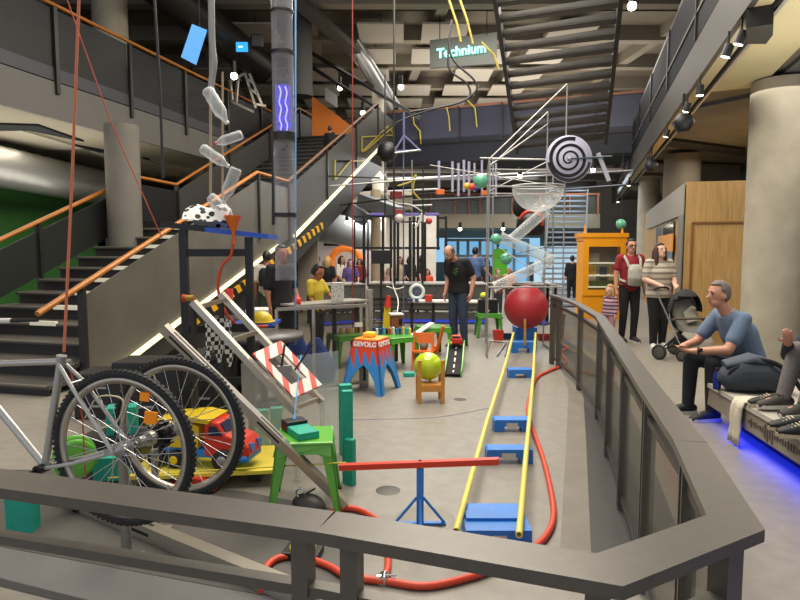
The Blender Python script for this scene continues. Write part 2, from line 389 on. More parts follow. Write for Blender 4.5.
# the stair passes through an opening in the balcony: the slab sits outside the flight
E=[Vector((-8.35,2.5,3.9)),Vector((-8.35,24,3.9))]; nL=Vector((-1,0,0))
bal=thing('balcony','upper balcony on the left with grey fascia and dark mesh balustrade','balcony',(-8.4,10,3.9)); bal['kind']='structure'
def slab(E,n,z0,z1,w):
    b=MB(); b.prism([E[0]+UP*(z0-E[0].z),E[1]+UP*(z0-E[1].z),E[1]+n*w+UP*(z0-E[1].z),E[0]+n*w+UP*(z0-E[0].z)],(0,0,z1-z0)); return b
slab([e+nL*.1 for e in E],nL,3.95,4.4,6.4).build('slab',m['soffit'],bal)
b=MB(); b.prism([E[0],E[1],E[1]+UP*.62,E[0]+UP*.62],nL*.08); b.build('fascia',m['fascia'],bal)
b=MB(); b.prism([E[0]+UP*.64,E[1]+UP*.64,E[1]+UP*.86,E[0]+UP*.86],nL*.05); b.build('kick_plate',mat('kick_plate','#34333a',.5),bal)
for i in range(11):
    y=3.2+i*1.9; b=MB(); b.box((-8.33,y,5.05),(.06,.08,1.45)); b.build('post',m['railD'],bal)
    b=MB(); b.box((-8.36,y+.95,5.2),(.015,1.78,1.1)); b.build('mesh_panel',m['mesh'],bal)
b=MB(); b.tube([(-8.34,2.5,5.82),(-8.34,24,5.82)],.035,10); b.build('handrail',m['handrail'],bal)
# things under it: recess panels, light slots
b=MB()
for q in (((-30,132),(22,131),(84,149),(-10,152)),((90,152),(140,158),(190,176),(150,176)),((150,160),(200,172),(230,184),(200,182))): b.prism([PZ(x_,y_,3.9) for x_,y_ in q],UP*.06)
b.build('ceiling_panel',mat('ceiling_panel_pale','#b1aa96',.8),bal)
b=MB()
for q in (((-30,124),(38,126),(84,142),(30,131),(-30,130)),((60,143),(150,160),(120,158))): b.prism([PZ(x_,y_,3.91) for x_,y_ in q],UP*.05)
b.build('ceiling_slot',m['darker'],bal)
# big silver duct under the balcony
b=MB(); p0=PX(-80,150,-11.0); p1=PX(112,190,-11.0)
b.tube([p0+(p1-p0)*(i/30) for i in range(31)],[.42+(.012 if i%2 else 0) for i in range(31)],24); tag(b.build('air_duct',mat('flex_duct','#a3a29d',.4,metal=.6,bump=.3,scale=25)),'large ribbed silver air duct above the green wall','duct')
# ---------------------------------------------------------------- right balcony
E1,E2=PZ(752,0,3.9),PZ(612,203,3.9); E0=E1+(E1-E2)*.22
nR=Vector((E2.y-E1.y,-(E2.x-E1.x),0)).normalized()
rb=thing('balcony','upper balcony on the right with grey panel fascia, black glass and spotlights','balcony',(E1.x,E1.y,3.9)); rb['kind']='structure'
slab([E0+nR*.3,E2+nR*.3],nR,4.05,4.5,9).build('slab',m['concD'],rb)
b=MB(); b.prism([E0,E2,E2+UP*.56,E0+UP*.56],nR*.06); b.build('fascia',mat('fascia_right','#474441',.5,noise=.05,scale=1.5),rb)
b=MB(); b.prism([E0+nR*.06+UP*0,E2+nR*.06,E2+nR*.2,E0+nR*.2],UP*.06); b.build('cove',mat('cove_cream','#b7aa86',.6),rb)
b=MB(); b.prism([E0+nR*.2+UP*.05,E2+nR*.2+UP*.05,E2+nR*.34+UP*.05,E0+nR*.34+UP*.05],UP*.2); b.build('recess',m['darker'],rb)
b=MB(); b.prism([E0+UP*.57,E2+UP*.57,E2+UP*1.6,E0+UP*1.6],nR*.02); b.build('glass_balustrade',mat('black_glass','#191a20',.65,alpha=.97,spec=.15),rb)
b=MB(); b.prism([E0+UP*1.6,E2+UP*1.6,E2+UP*1.66,E0+UP*1.66],nR*.05); b.build('rail',m['railD'],rb)
b=MB(); b.prism([E0+UP*.9-nR*.02,E2+UP*.9-nR*.02,E2+UP*.94-nR*.02,E0+UP*.94-nR*.02],nR*.03); b.build('rail',m['fascia'],rb)
for i in range(12):
    p=E0+(E2-E0)*(i/11); b=MB(); b.box(p+UP*1.1,(.06,.06,1.06)); b.build('post',m['railD'],rb)
# soffit panels
poly=[(700,93),(760,87),(803,44),(830,-40),(790,-40),(762,0),(712,70)]
b=MB(); b.prism([PZ(x,y,3.97) for x,y in poly],UP*.06); b.build('ceiling_panel',mat('soffit_cream','#c4b890',.75,noise=.05,scale=2),rb)
b=MB(); b.prism([PZ(x,y,3.99) for x,y in ((690,110),(757,96),(800,60),(830,30),(840,120),(760,150),(668,140))],UP*.06); b.build('ceiling_panel',mat('soffit_conc','#5f6063',.8,noise=.15,scale=1.5),rb)
for k,(pts,c) in enumerate((([(668,140),(745,150),(745,156),(662,146)],'darker'),([(650,164),(740,168),(740,178),(640,172)],'concD'),([(640,176),(690,178),(690,196),(628,190)],'soffit'))):
    b=MB(); b.prism([PZ(x,y,3.93) for x,y in pts],UP*.08); b.build('ceiling_beam',m[c],rb)
# track and spotlights hung from the right soffit
def spot(px,py,z,aim,name,label,grp,sz=.05,hang=.18):
    p=PZ(px,py,z); t=thing(name,label,'spotlight',p,0,grp); a=Vector(aim).normalized()
    MB().tube([p-a*sz*1.2,p+a*sz*1.4],[sz*.95,sz],14,caps=True).build('lamp_can',m['black'],t)
    MB().tube([p+a*sz*1.38,p+a*sz*1.46],sz*.86,14).build('lens',m['lamp'],t)
    MB().tube([p-a*sz*.2,p-a*sz*.2+UP*hang],.012,6).build('stem',m['black'],t)
    return t
E1b=E1+nR*.3
b=MB(); b.bar(E0+nR*.27-UP*.02,E2+nR*.27-UP*.02,.035,.035); tag(b.build('light_track',m['steel']),'long grey lighting track under the right balcony edge','track')
for k,(px,py,w) in enumerate(((741,37,'nearest spotlight on the right track beside the black projector'),(728,50,'second spotlight on the right track, beside the cream ceiling panel'),(700,90,'spotlight at the tip of the cream ceiling panel, pointing down'),(687,107,'small spotlight just before the hexagonal black speaker'),(667,133,'farthest near spotlight on the right track below the speaker'))):
    spot(px,py,3.72,(-.3,.15,-1) if k!=2 else (0,0,-1),'track_spotlight','black '+w,'spotlights on the right balcony track',.05)
for k,(px,py,w) in enumerate(((649,160,'tiny glowing spotlight far along the right track'),(629,183,'tiny glowing spotlight next along the right track'),(618,200,'tiny glowing spotlight at the far end of the right track'))):
    spot(px,py,3.72,(0,0,-1),'track_spotlight',w,'far spotlights on the right track',.06)
p=PZ(759,36,3.72); b=MB(); b.prism([PZ(746,44,3.72),PZ(766,44,3.72),PZ(773,35,3.72),PZ(773,24,3.72),PZ(746,28,3.72)],UP*.25); tag(b.build('projector',m['black']),'boxy black projector against the cream ceiling panel','projector')
for px,py,l in ((683,123,'hexagonal black speaker hanging under the right balcony'),(651,166,'smaller round black speaker farther along the right balcony')):
    p=PZ(px,py,3.5); t=thing('hanging_speaker',l,'speaker',p); M=Matrix.Rotation(PI/2,3,'X')
    MB().lathe([(0,-.13),(.12,-.13),(.15,-.05),(.15,.08),(.11,.13),(0,.13)],p,M,6).build('housing',m['black'],t)
    MB().bar(p+UP*.12,p+UP*.42,.04,.04).build('bracket',m['black'],t)
# ---------------------------------------------------------------- bridge across the hall
def beam_img(name,px0,py0,px1,py1,d0,d1,h,mt,parent=None,depth=.2):
    a,c=PD(px0,py0,d0),PD(px1,py1,d1); b=MB(); b.prism([a,c,c-UP*h,a-UP*h],FWD*depth); return b.build(name,mt,parent)
br=thing('footbridge','dark blue steel footbridge crossing the hall below the lit sign','footbridge',W(0,20,4.4)); br['kind']='structure'
dA,dB=21.5,18.5
navy=mat('navy_steel','#222430',.5,metal=.2); navyp=mat('navy_panel','#26283a',.45,alpha=.9)
a,c=PD(385,148,dA),PD(640,128,dB)
def zat(p,py,d): return PD(400,py,d).z
za,zc=5.0,5.0
def brg(z0,z1,mt,nm,off=0,th=.1):
    A=W((378-400)/F*dA,dA,0)+FWD*off; B=W((640-400)/F*dB,dB,0)+FWD*off
    b=MB(); b.prism([A+UP*z0,B+UP*z0,B+UP*z1,A+UP*z1],FWD*th); return b.build(nm,mt,br)
brg(4.55,5.25,navy,'girder',0,.25); brg(4.5,4.58,m['darker'],'slab',0,2.2); brg(5.27,6.35,navyp,'mesh_panel',.05,.02); brg(6.36,6.42,mat('handrail_dark','#6e432a',.5),'handrail',0,.06)
brg(5.2,5.27,m['black'],'rail',-.03,.06)
for i in range(7):
    A=W((378-400)/F*dA,dA,0); B=W((640-400)/F*dB,dB,0); p=A+(B-A)*(i/6)
    MB().box(p+UP*5.8-FWD*.02,(.06,.06,1.2)).build('post',m['black'],br)
# seven bent yellow braces on the bridge and stair
def ystrip(pts,lab,r=.025):
    pts=[(x,y,21.5-(x-378)/262*3.0-.12 if d>17 else d) for x,y,d in pts]
    b=MB(); b.tube([PD(*p) for p in pts],r,6); return tag(b.build('yellow_rod',mat('yellow_steel','#9a8d34',.5)),lab,'rod','bent yellow rods hanging by the footbridge')
ystrip([(413,115,18),(414,124,18),(420,131,18),(421,144,18)],'bent yellow rod hanging left on the bridge')
ystrip([(446,105,18),(449,117,18),(450,131,18)],'bent yellow rod hanging mid bridge under the cables')
ystrip([(467,100,18),(475,108,18),(477,127,18)],'bent yellow rod hanging right on the bridge near the stair')
ystrip([(449,0,13),(457,24,13),(461,42,13)],'yellow rod crossing left of the lit sign lettering')
ystrip([(460,0,13),(467,20,13),(473,44,13)],'yellow rod crossing over the sign letters')
ystrip([(481,42,13),(494,55,13),(499,70,13)],'short yellow rod beside the black stair at the sign corner')
for nm,pts,lab in (('a',[(335,160,15),(335,180,15),(350,161,15),(336,161,15),(366,161,15)],'yellow triangular steel bracket on the stair side'),('b',[(362,152,15.5),(362,137,15.5),(394,135,15.5),(388,126,15.5),(362,152,15.5),(366,150,15.5),(398,122,15.5)],'larger yellow steel bracket at the stair top')):
    b=MB(); P=[PX(p[0],p[1],XN+.05) for p in pts]
    for i in range(len(P)-1): b.bar(P[i],P[i+1],.034,.034)
    tag(b.build('steel_bracket',mat('yellow_steel','#9a8d34',.5)),lab,'bracket')
# ---------------------------------------------------------------- ceiling of the upper floor: beams, panels, ducts
dk=m['dark']
b=MB()
for i in range(9):
    p=W(-1.5,15.6+i*2.6,7.95); b.bar(p-RIGHT*12,p+RIGHT*12,.35,.5)
for i in range(7):
    x=-9+i*3.4; b.bar(W(x,15,8.0)+Vector((0,0,0)),W(x-2.5,40,8.0),.3,.42)
struct(b.build('ceiling_beams',mat('beam_concrete','#8b8374',.8,noise=.1,scale=1)))
b=MB(); b.prism([W(-14,17,8.12),W(14,17,8.12),W(16,40,8.12),W(-16,40,8.12)],UP*.06); struct(b.build('ceiling_far',mat('ceiling_concrete','#7d7566',.8,noise=.1,scale=1)))
k=0
for i in range(7):
    for j in range(8):
        if random.random()<.12: continue
        d=17.2+i*2.0; lat=-7.5+j*1.75
        if lat<-4 and d<21: continue
        p=W(lat-(d-17)*.12,d,7.62); b=MB(); b.box(p,(1.25,1.45,.05),YAW); ap=b.build('acoustic_panel',m['panelw']); MB().tube([p+UP*.03,p+UP*.58],.012,6).build('hanger',m['black'],ap); tag(ap,'pale square acoustic panel hung under the upper ceiling','ceiling panel','acoustic panels under the upper ceiling')
# dark ducts high on the left and diagonal silver ducts
for px0,py0,d0,px1,py1,d1,r,mt,l in ((150,-20,13,262,68,17,.42,'railD','wide dark round duct high on the left behind the hanging tube'),(350,42,17,390,105,22,.2,'duct','slim silver duct running diagonally beside the pale column'),(356,38,17.4,400,108,22.4,.08,'duct','thin silver pipe beside the diagonal duct')):
    b=MB(); b.tube([PD(px0,py0,d0),PD(px1,py1,d1)],r,16); tag(b.build('ceiling_duct',m[mt]),l,'duct')
b=MB(); a,c=PD(285,-10,14.6),PD(355,52,17.2); b.bar(a,c,.4,.14); tag(b.build('cable_tray',m['fascia']),'wide grey cable tray running diagonally under the dark ceiling','tray')
for i,(px0,py0,px1,py1) in enumerate(((300,60,380,110),(318,40,400,32),(240,60,300,50),(310,52,420,118))):
    b=MB(); b.tube([PD(px0,py0,19),PD(px1,py1,20)],.06,8); tag(b.build('ceiling_pipe',m['black']),('black ceiling pipe low beside the dark column','black ceiling pipe running level above the pale column','black ceiling pipe left of the clear tube','long black ceiling pipe slanting behind the pale column')[i],'pipe')
for px,py,d,l in ((234,76,15,'round ceiling lamp glowing left of the clear tube'),(340,88,20,'ceiling lamp glowing above the orange wall'),(363,113,20,'ceiling lamp glowing by the stair top panel'),(401,87,19,'ceiling lamp glowing just left of the lit sign'),(632,6,12,'pair lamp glowing at top by the black stair')):
    p=PD(px,py,d); t=thing('ceiling_spotlight',l,'spotlight',p); MB().ball(p,.085).build('bulb',m['lamp'],t); MB().tube([p+UP*.06,p+UP*.35],.06,10).build('lamp_can',m['black'],t)
p=PD(257,42,15); t=thing('ceiling_fixture','black box floodlight beside the blue exit sign','floodlight',p); MB().bbox(p,(.3,.25,.3),.03,.5).build('housing',m['black'],t)
p=PD(242,47,15); t=thing('exit_sign','small glowing blue exit sign hanging on the left','sign',p)
MB().box(p,(.28,.04,.22),YAW).build('panel',mat('exit_blue','#2f9be0',.4,emit=1.2),t)
MB().bar(p-RIGHT*.08-FWD*.024,p+RIGHT*.02-FWD*.024,.01,.03).build('arrow',mat('exit_white','#eef6ff',.4,emit=1.2),t)
# orange slanted wall upstairs
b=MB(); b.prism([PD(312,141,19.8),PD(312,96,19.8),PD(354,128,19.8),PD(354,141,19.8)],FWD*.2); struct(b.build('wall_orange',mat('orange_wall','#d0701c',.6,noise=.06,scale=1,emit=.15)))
b=MB(); b.prism([PD(215,134,24),PD(215,120,24),PD(262,122,24),PD(262,134,24)],FWD*.2); struct(b.build('wall_orange_strip',mat('orange_dim','#b0672c',.6)))
b=MB(); b.prism([PD(325,87,19),PD(337,95,19),PD(337,107,19),PD(325,100,19)],FWD*.08); tag(b.build('access_panel',m['steel']),'pale grey access panel above the orange wall','panel')
# ---------------------------------------------------------------- Technium sign
sl,sr=PD(430,54,16.5),PD(497,49,15.8)
t=thing('hanging_sign','grey hanging sign board with turquoise letters reading Technium','sign',(sl+sr)/2)
u=(sr-sl); u.z=0; u.normalize()
b=MB(); b.prism([sl-UP*.36,sr-UP*.36,sr+UP*.42,sl+UP*.36],FWD*.1); b.build('board',mat('sign_grey','#5c5e59',.6),t)
text_mesh('lettering','Technium',.335,basis((sl+sr)/2-FWD*.06-UP*.0-u*.05,u,UP),mat('sign_letters','#7ff5e4',.4,emit=2.2),t,.02,bold=.006)
for q in (.15,.85): MB().tube([sl+(sr-sl)*q+UP*.36,sl+(sr-sl)*q+UP*4.2],.012,6).build('wire',m['black'],t)
# black cables near the sign
for pts,l in (([(448,50,14),(450,70,14),(468,85,14),(466,100,14),(430,110,14),(400,121,14),(380,135,14)],'heavy black cable looping below the lit sign'),([(452,20,14),(449,45,14),(455,62,14),(474,80,14),(475,92,14),(455,104,14),(410,112,14)],'second black cable curving behind the sign letters')):
    b=MB(); b.tube(arc([PD(*p) for p in pts]),.025,8); tag(b.build('black_cable',m['black']),l,'cable')
# ---------------------------------------------------------------- black stair coming down at the upper right
us=thing('staircase','black open steel stair seen from below at upper right','staircase',PD(560,60,14)); us['kind']='structure'
BL,TL=PD(516,150,17.2),PD(491,-16,12.2); BR,TR=PD(604,140,15.4),PD(622,-36,10.9)
n=14
for i in range(n):
    t_=i/(n-1)*.98+.01; l0=BL+(TL-BL)*t_; r0=BR+(TR-BR)*t_
    dv=(TL-BL); dv.z=0; dv.normalize()
    b=MB(); b.prism([l0,r0,r0-dv*.30,l0-dv*.2],UP*.05); b.prism([l0,r0,r0+UP*.13,l0+UP*.11],-dv*.03); b.build('tread',mat('stair_black','#57534e',.6,noise=.1,scale=2),us)
for a,c in ((BL,TL),(BR,TR)):
    b=MB(); b.prism([a-UP*.12,c-UP*.12,c+UP*.2,a+UP*.2],RIGHT*.09); b.build('stringer',mat('stringer_black','#3a3836',.55),us)
for q in ():
    b=MB(); b.bar(BL+(BR-BL)*q-UP*.16,TL+(TR-TL)*q-UP*.16,.05,.1); b.build('carrier',m['darker'],us)
# orange glow band behind lower treads
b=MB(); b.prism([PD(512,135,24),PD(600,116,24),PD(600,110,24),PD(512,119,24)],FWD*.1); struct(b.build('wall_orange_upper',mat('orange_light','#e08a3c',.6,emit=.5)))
# ---------------------------------------------------------------- far mezzanine with display cases, back glazing
mz=thing('mezzanine','beige mezzanine edge with glass balustrade at the far end','mezzanine',W(2,26,2.5)); mz['kind']='structure'
b=MB(); b.prism([PD(432,228,26),PD(600,228,26),PD(600,214,26),PD(432,214,26)],FWD*4); b.build('slab',mat('mezz_beige','#988b74',.7),mz)
b=MB(); b.prism([PD(431,214,26),PD(600,214,26),PD(600,194,26),PD(431,194,26)],FWD*.03); b.build('glass_balustrade',mat('mezz_glass','#5d594f',.3,alpha=.6),mz)
for px in (431,455,469,480,512,540,570,598): MB().bar(PD(px,214,25.9),PD(px,193,25.9),.06,.06).build('post',mat('mezz_post','#9a5a34',.5),mz)
b=MB(); b.bar(PD(431,194,25.9),PD(600,194,25.9),.06,.08); b.build('rail',mat('mezz_post','#9a5a34',.5),mz)
b=MB(); b.prism([PD(410,262,32.5),PD(540,262,32.5),PD(540,238,32.5),PD(410,238,32.5)],FWD*.1); b.build('window_strip',mat('sky_glow','#9fd2f2',.3,emit=.8),mz)
w=thing('window_1',None,None,W(4,33,1)); w['kind']='structure'
b=MB(); b.prism([PD(446,290,30),PD(528,290,30),PD(528,240,30),PD(446,240,30)],FWD*.05); b.build('pane',mat('blue_window','#7fc0ea',.3,emit=.7),w)
for px in (446,458,468,480,498,514,528): MB().bar(PD(px,290,29.9),PD(px,239,29.9),.14,.1).build('mullion',mat('window_frame','#c4ccd0',.5),w)
for py in (240,256,272): MB().bar(PD(446,py,29.9),PD(528,py,29.9),.1,.14).build('mullion',mat('window_frame','#c4ccd0',.5),w)
b=MB(); b.prism([PD(494,285,28),PD(507,285,28),PD(507,249,28),PD(494,249,28)],FWD*.1); tag(b.build('green_screen',mat('green_panel','#5cb820',.5,emit=.2)),'tall bright green screen by the far windows','screen')
# open lit stair far right
fs=thing('staircase','pale open stair with lit treads behind the red ball','staircase',PD(560,300,17)); fs['kind']='structure'
for i in range(24):
    t_=i/23; py=306-t_*120; w_=38-6*t_; d=17+t_*8
    a,c=PD(541+t_*10,py,d),PD(582+t_*5,py,d); b=MB(); b.prism([a,c,c+FWD*.3,a+FWD*.3],UP*.06); b.build('tread',mat('lit_tread','#8b939c',.5,emit=.04),fs)
for q0,q1 in ((541,551),(583,588)):
    MB().bar(PD(q0,308,17),PD(q1,184,25),.06,.16).build('stringer',m['railD'],fs)
b=MB(); b.prism([PD(534,298,29),PD(590,298,29),PD(590,246,29),PD(534,246,29)],FWD*.05); struct(b.build('window_2',mat('pale_window','#bcdcf0',.3,emit=.7)))
# white exhibition wall at the back left with orange ring
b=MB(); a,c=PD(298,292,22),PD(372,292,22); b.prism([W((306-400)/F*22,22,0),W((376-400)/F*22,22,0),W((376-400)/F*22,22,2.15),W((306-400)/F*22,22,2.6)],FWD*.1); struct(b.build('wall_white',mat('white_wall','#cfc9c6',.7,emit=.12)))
b=MB(); b.prism([W((378-400)/F*24,24,0),W((436-400)/F*24,24,0),W((436-400)/F*24,24,3.0),W((378-400)/F*24,24,3.0)],FWD*.1); struct(b.build('wall_cream',mat('cream_wall','#c9bfb0',.7,noise=.12,scale=1.2,emit=.12)))  # slight self-glow in the wall colour to brighten the back of the hall
t=thing('ring_sign','large orange ring with pale centre on the white wall','sign',PD(346,262,21.8)); p=PD(346,263,21.8)
Mf=Matrix((RIGHT,UP,-FWD)).transposed()
MB().lathe([(.42,0),(.46,.05),(.62,.05),(.66,0)],p,Mf,32).build('ring',mat('ring_orange','#f08028',.5,emit=.3),t)
MB().lathe([(.0,0),(.42,.01)],p,Mf,32).build('disc',mat('ring_pale','#ecd9cb',.6),t)
b=MB(); b.prism([PD(324,246,21.9),PD(340,246,21.9),PD(340,240,21.9),PD(324,240,21.9)],-FWD*.1); tag(b.build('wall_screen',m['black']),'small dark screen high on the white wall','screen')
# silver duct at back left
b=MB(); b.tube([PD(318,228,21),PD(336,229,20),PD(372,236,20),PD(380,238,20)],.5,20); tag(b.build('air_duct',mat('duct_blue','#b9bdc2',.4,metal=.25)),'fat silver duct above the white exhibition wall','duct')
b=MB(); b.prism([W((292-400)/F*17.5,17.5,3.2),W((412-400)/F*17.5,17.5,3.2),W((412-400)/F*32,32,3.2),W((292-400)/F*32,32,3.2)],UP*.1); struct(b.build('ceiling_left_hall',mat('hall_soffit','#c4bcac',.8,noise=.1,scale=.8)))
# beige wall column beneath the second flight
b=MB(); b.prism([W((298-400)/F*15,15,0),W((318-400)/F*15,15,0),W((318-400)/F*15,15,2.0),W((298-400)/F*15,15,1.7)],FWD*.2); struct(b.build('wall_beige',mat('beige_wall','#9b8f7f',.8)))
# soffit of the ground floor at the far side
b=MB(); b.prism([W(-9,21.8,4.42),W(8,21.8,4.42),W(9,33.5,4.42),W(-13,33.5,4.42)],UP*.12); struct(b.build('ceiling_low',mat('low_soffit','#a09c94',.8,noise=.15,scale=.6)))
b=MB()
for i in range(5): b.bar(W(-9,22.5+i*2.4,4.3),W(8,22.5+i*2.4,4.3),.4,.24)
struct(b.build('ceiling_low_beams',mat('low_beam','#5f5c57',.8)))
k=0
for px,py in ((336,212),(382,217),(414,223),(460,229),(503,229),(520,176),(593,170),(358,214),(347,222),(620,226)):
    p=PD(px,py,18 if py>200 else 14); t=thing('downlight','small glowing downlight under the far ceiling','downlight',p,0,'downlights in the far hall'); MB().ball(p,.055).build('bulb',m['lamp'],t); MB().tube([p+UP*.03,p+UP*.2],.05,8).build('lamp_can',m['black'],t)
# ---------------------------------------------------------------- wooden room on the right
wr=thing('wooden_room','oak panelled room with two door panels beside the concrete column','wooden room',(3.5,11.3,0)); wr['kind']='structure'
fx=W(.4717*10.45,10.45,0); bx=W(.405*20,20,0)
X0,Y0=fx.x,fx.y; X1=5.6
MB().prism([(X0,Y0,0),(X1,Y0,0),(X1,20.5,0),(bx.x,bx.y,0)],UP*2.8).build('wall',grain('oak_panel','#9c7a47','#b8935a'),wr)
for xa,xb in ((X0+.12,X0+1.0),(X0+1.28,X0+2.15)):
    fr=MB(); 
    for a,c in (((xa,Y0-.012,.3),(xa,Y0-.012,2.1)),((xb,Y0-.012,.3),(xb,Y0-.012,2.1)),((xa,Y0-.012,2.1),(xb,Y0-.012,2.1)),((xa,Y0-.012,.3),(xb,Y0-.012,.3))): fr.bar(a,c,.035,.035)
    fr.build('door_panel',mat('oak_dark','#7d5322',.5),wr)
    MB().box(((xa+xb)/2,Y0-.004,1.2),(xb-xa-.03,.012,1.76)).build('door_panel',grain('oak_stripe','#a07c48','#c09a60'),wr)
sd=(bx-fx).normalized()
nS=Vector((-sd.y,sd.x,0))
def sideq(s0,s1,z0,z1,mt,nm,o=.02): 
    a=fx+sd*s0+nS*o; c=fx+sd*s1+nS*o; MB().prism([a+UP*z0,c+UP*z0,c+UP*z1,a+UP*z1],nS*.02).build(nm,mt,wr)
sideq(0,8.5,2.25,2.78,mat('grey_lintel','#8b8579',.6),'lintel')
sideq(0,.7,0,2.25,mat('grey_jamb','#6e6a63',.5),'jamb'); sideq(1.4,3.4,.2,2.2,mat('shop_window','#4b4b48',.15),'shop_window'); sideq(3.6,5.2,.3,2.2,mat('shop_window2','#8a9498',.15),'shop_window'); sideq(1.2,4.2,1.6,1.95,mat('warm_shelf','#c98a3a',.5,emit=.15),'shelf',.05)
# ---------------------------------------------------------------- light
def area(n,loc,size,power,col=(1,.93,.82),rot=(0,0,0),sy=None):
    l=bpy.data.lights.new(n,'AREA'); l.energy=power; l.color=col; l.size=size
    if sy: l.shape='RECTANGLE'; l.size_y=sy
    o=bpy.data.objects.new(n,l); o.location=loc; o.rotation_euler=rot; COL.objects.link(o); return o
area('hall_light',(-1.8,5.5,7.6),5,900,sy=7)
area('hall_light',(-1.5,12,7.4),5,900,sy=6)
area('upper_light',(-2,22,7.4),9,620,(1,.95,.9),sy=8)
area('right_light',(3.6,7.5,3.8),2.0,120,(1,.94,.84),sy=6)
area('right_light',(3.6,13,3.8),1.6,110,(1,.94,.84),sy=5)
area('left_light',(-10,8,3.8),1.5,80,(1,.9,.75),sy=5)
area('back_light',(-3.5,20,4.3),6,420,(.95,.97,1),sy=6)
area('back_light',(1.5,24,4.1),6,420,(.85,.94,1),sy=6)
area('left_hall_light',(-5.6,19.5,3.1),1.6,150,(1,.96,.9),sy=4)
area('upward_fill',(-1,21,5.4),8,330,(1,.93,.82),(PI,0,0),6)  # added fill aimed up at the dark ceiling, no such lamp in the hall
area('upward_fill',(2.7,6,2.3),1.6,75,(1,.95,.84),(PI,0,0),4)  # added fill aimed up at the right balcony soffit
area('upward_fill',(-9.5,9,2.6),2,70,(1,.95,.86),(PI,0,0),5)  # added fill aimed up at the left balcony soffit
w=bpy.data.worlds.new('world'); C.world=w; w.use_nodes=True
w.node_tree.nodes['Background'].inputs[0].default_value=(.80,.84,.95,1); w.node_tree.nodes['Background'].inputs[1].default_value=.85
C.view_settings.view_transform='Standard'
C.cycles.max_bounces=6; C.cycles.transparent_max_bounces=24; C.cycles.caustics_reflective=False; C.cycles.caustics_refractive=False

# conduits and rods under the far ceiling
for k,(x0,y0,d0,x1,y1,d1,r,mm,l) in enumerate(((300,183,20,560,172,19,.035,'steel','pale conduit running level just below the footbridge'),(290,196,19,440,189,18,.03,'steel','pale conduit left of the chime tubes'),(330,204,21,520,196,20,.04,'railD','dark conduit behind the chime tubes'),(500,178,20,640,170,18,.03,'steel','pale conduit right of the clear bowl'),(560,190,22,640,184,20,.04,'railD','dark conduit above the far open stair'),(300,210,22,432,205,21,.03,'steel','lowest pale conduit above the black cage'))):
    b=MB(); b.tube([PD(x0,y0,d0),PD(x1,y1,d1)],r,8); tag(b.build('ceiling_conduit',m[mm]),l,'conduit')
# ================================================================ NEAR GUARD RAIL
ZR=1.0
capc=[(-60,470),(0,478),(325,521),(609,569),(735,522),(690,441),(652,390),(600,316),(577,303),(562,297),(552,294.5)]
cap=[PZ(x,y,ZR) for x,y in capc]
gr=thing('guard_railing','grey steel guard railing with glass infill bending round the exhibit in the foreground','railing',Vector((cap[3].x,cap[3].y,0)))
wid=[.115,.115,.115,.115,.115,.105,.10,.09,.085,.08,.08]
def offs(P,i,w):
    t0=(P[i]-P[i-1]).normalized() if i>0 else None; t1=(P[i+1]-P[i]).normalized() if i<len(P)-1 else None
    if t0 is None: n=Vector((-t1.y,t1.x,0)); return n*w/2
    if t1 is None: n=Vector((-t0.y,t0.x,0)); return n*w/2
    n0=Vector((-t0.y,t0.x,0)); n1=Vector((-t1.y,t1.x,0)); n=(n0+n1).normalized(); return n*(w/2)/max(.35,n.dot(n0))
def ribbon(P,wids,zt,h):
    b=MB(); n=len(P); vs=[]
    for i in range(n):
        o=offs(P,i,wids[i]); p=P[i]
        for q in (p+o,p-o):
            vs+= [Vector((q.x,q.y,zt)),Vector((q.x,q.y,zt-h))]
    fs=[]
    for i in range(n-1):
        a=i*4; c=a+4; fs+=[(a,a+2,c+2,c),(a+1,c+1,c+3,a+3),(a,c,c+1,a+1),(a+2,a+3,c+3,c+2)]
    fs+=[(0,1,3,2),(n*4-4,n*4-2,n*4-1,n*4-3)]
    b.add(vs,fs); return b
# cap in two mitred lengths with a weld seam, as in the photo
def seg(P,w,i0,i1): return P[i0:i1+1],w[i0:i1+1]
for i0,i1 in ((0,2),(2,5),(5,10)):
    P,w=seg(cap,wid,i0,i1)
    if i0==2:
        P=[P[0]+(P[1]-P[0]).normalized()*.003]+P[1:-1]+[P[-1]-(P[-1]-P[-2]).normalized()*.003]
    ribbon(P,w,ZR,.03).build('cap_rail',m['rail'],gr)
# lower frame beam under the cap, near run
low=[p.copy() for p in cap[:4]]
ribbon(low,[.036]*4,.838,.026).build('frame_rail',m['rail'],gr)
low2=[p.copy() for p in cap[3:5]]
ribbon(low2,[.036]*2,.838,.026).build('frame_rail',m['rail'],gr)
def along(i,t): return cap[i]+(cap[i+1]-cap[i])*t
def post(p,dirv,w=.05,dpt=.028,z0=0): 
    a=math.atan2(dirv.y,dirv.x); MB().box((p.x,p.y,(z0+ZR-.03)/2),(w,dpt,ZR-.03-z0),a).build('post',m['rail'],gr)
d0=(cap[2]-cap[1]).normalized(); d1=(cap[3]-cap[2]).normalized()
for t in (-.058,.07):
    p=cap[2]+d0*(t*1.0) if t<0 else cap[2]+d1*t
    post(p,d0,.042,.05)
post(cap[3]-d1*.02,d1,.05,.05)
post(cap[4]+(cap[3]-cap[4]).normalized()*.03,(cap[3]-cap[4]).normalized(),.06,.05)
def panel(P0,P1,z0,z1,frame=True,g=None):
    d=(P1-P0); d.z=0; L=d.length; d.normalize(); a=math.atan2(d.y,d.x); c=(P0+P1)/2
    MB().box((c.x,c.y,(z0+z1)/2),(L,.012,z1-z0),a).build('glass_panel',g or m['glass'],gr)
    if frame:
        for zz in (z0,z1): MB().bar(Vector((P0.x,P0.y,zz)),Vector((P1.x,P1.y,zz)),.03,.035).build('panel_frame',m['railD'],gr)
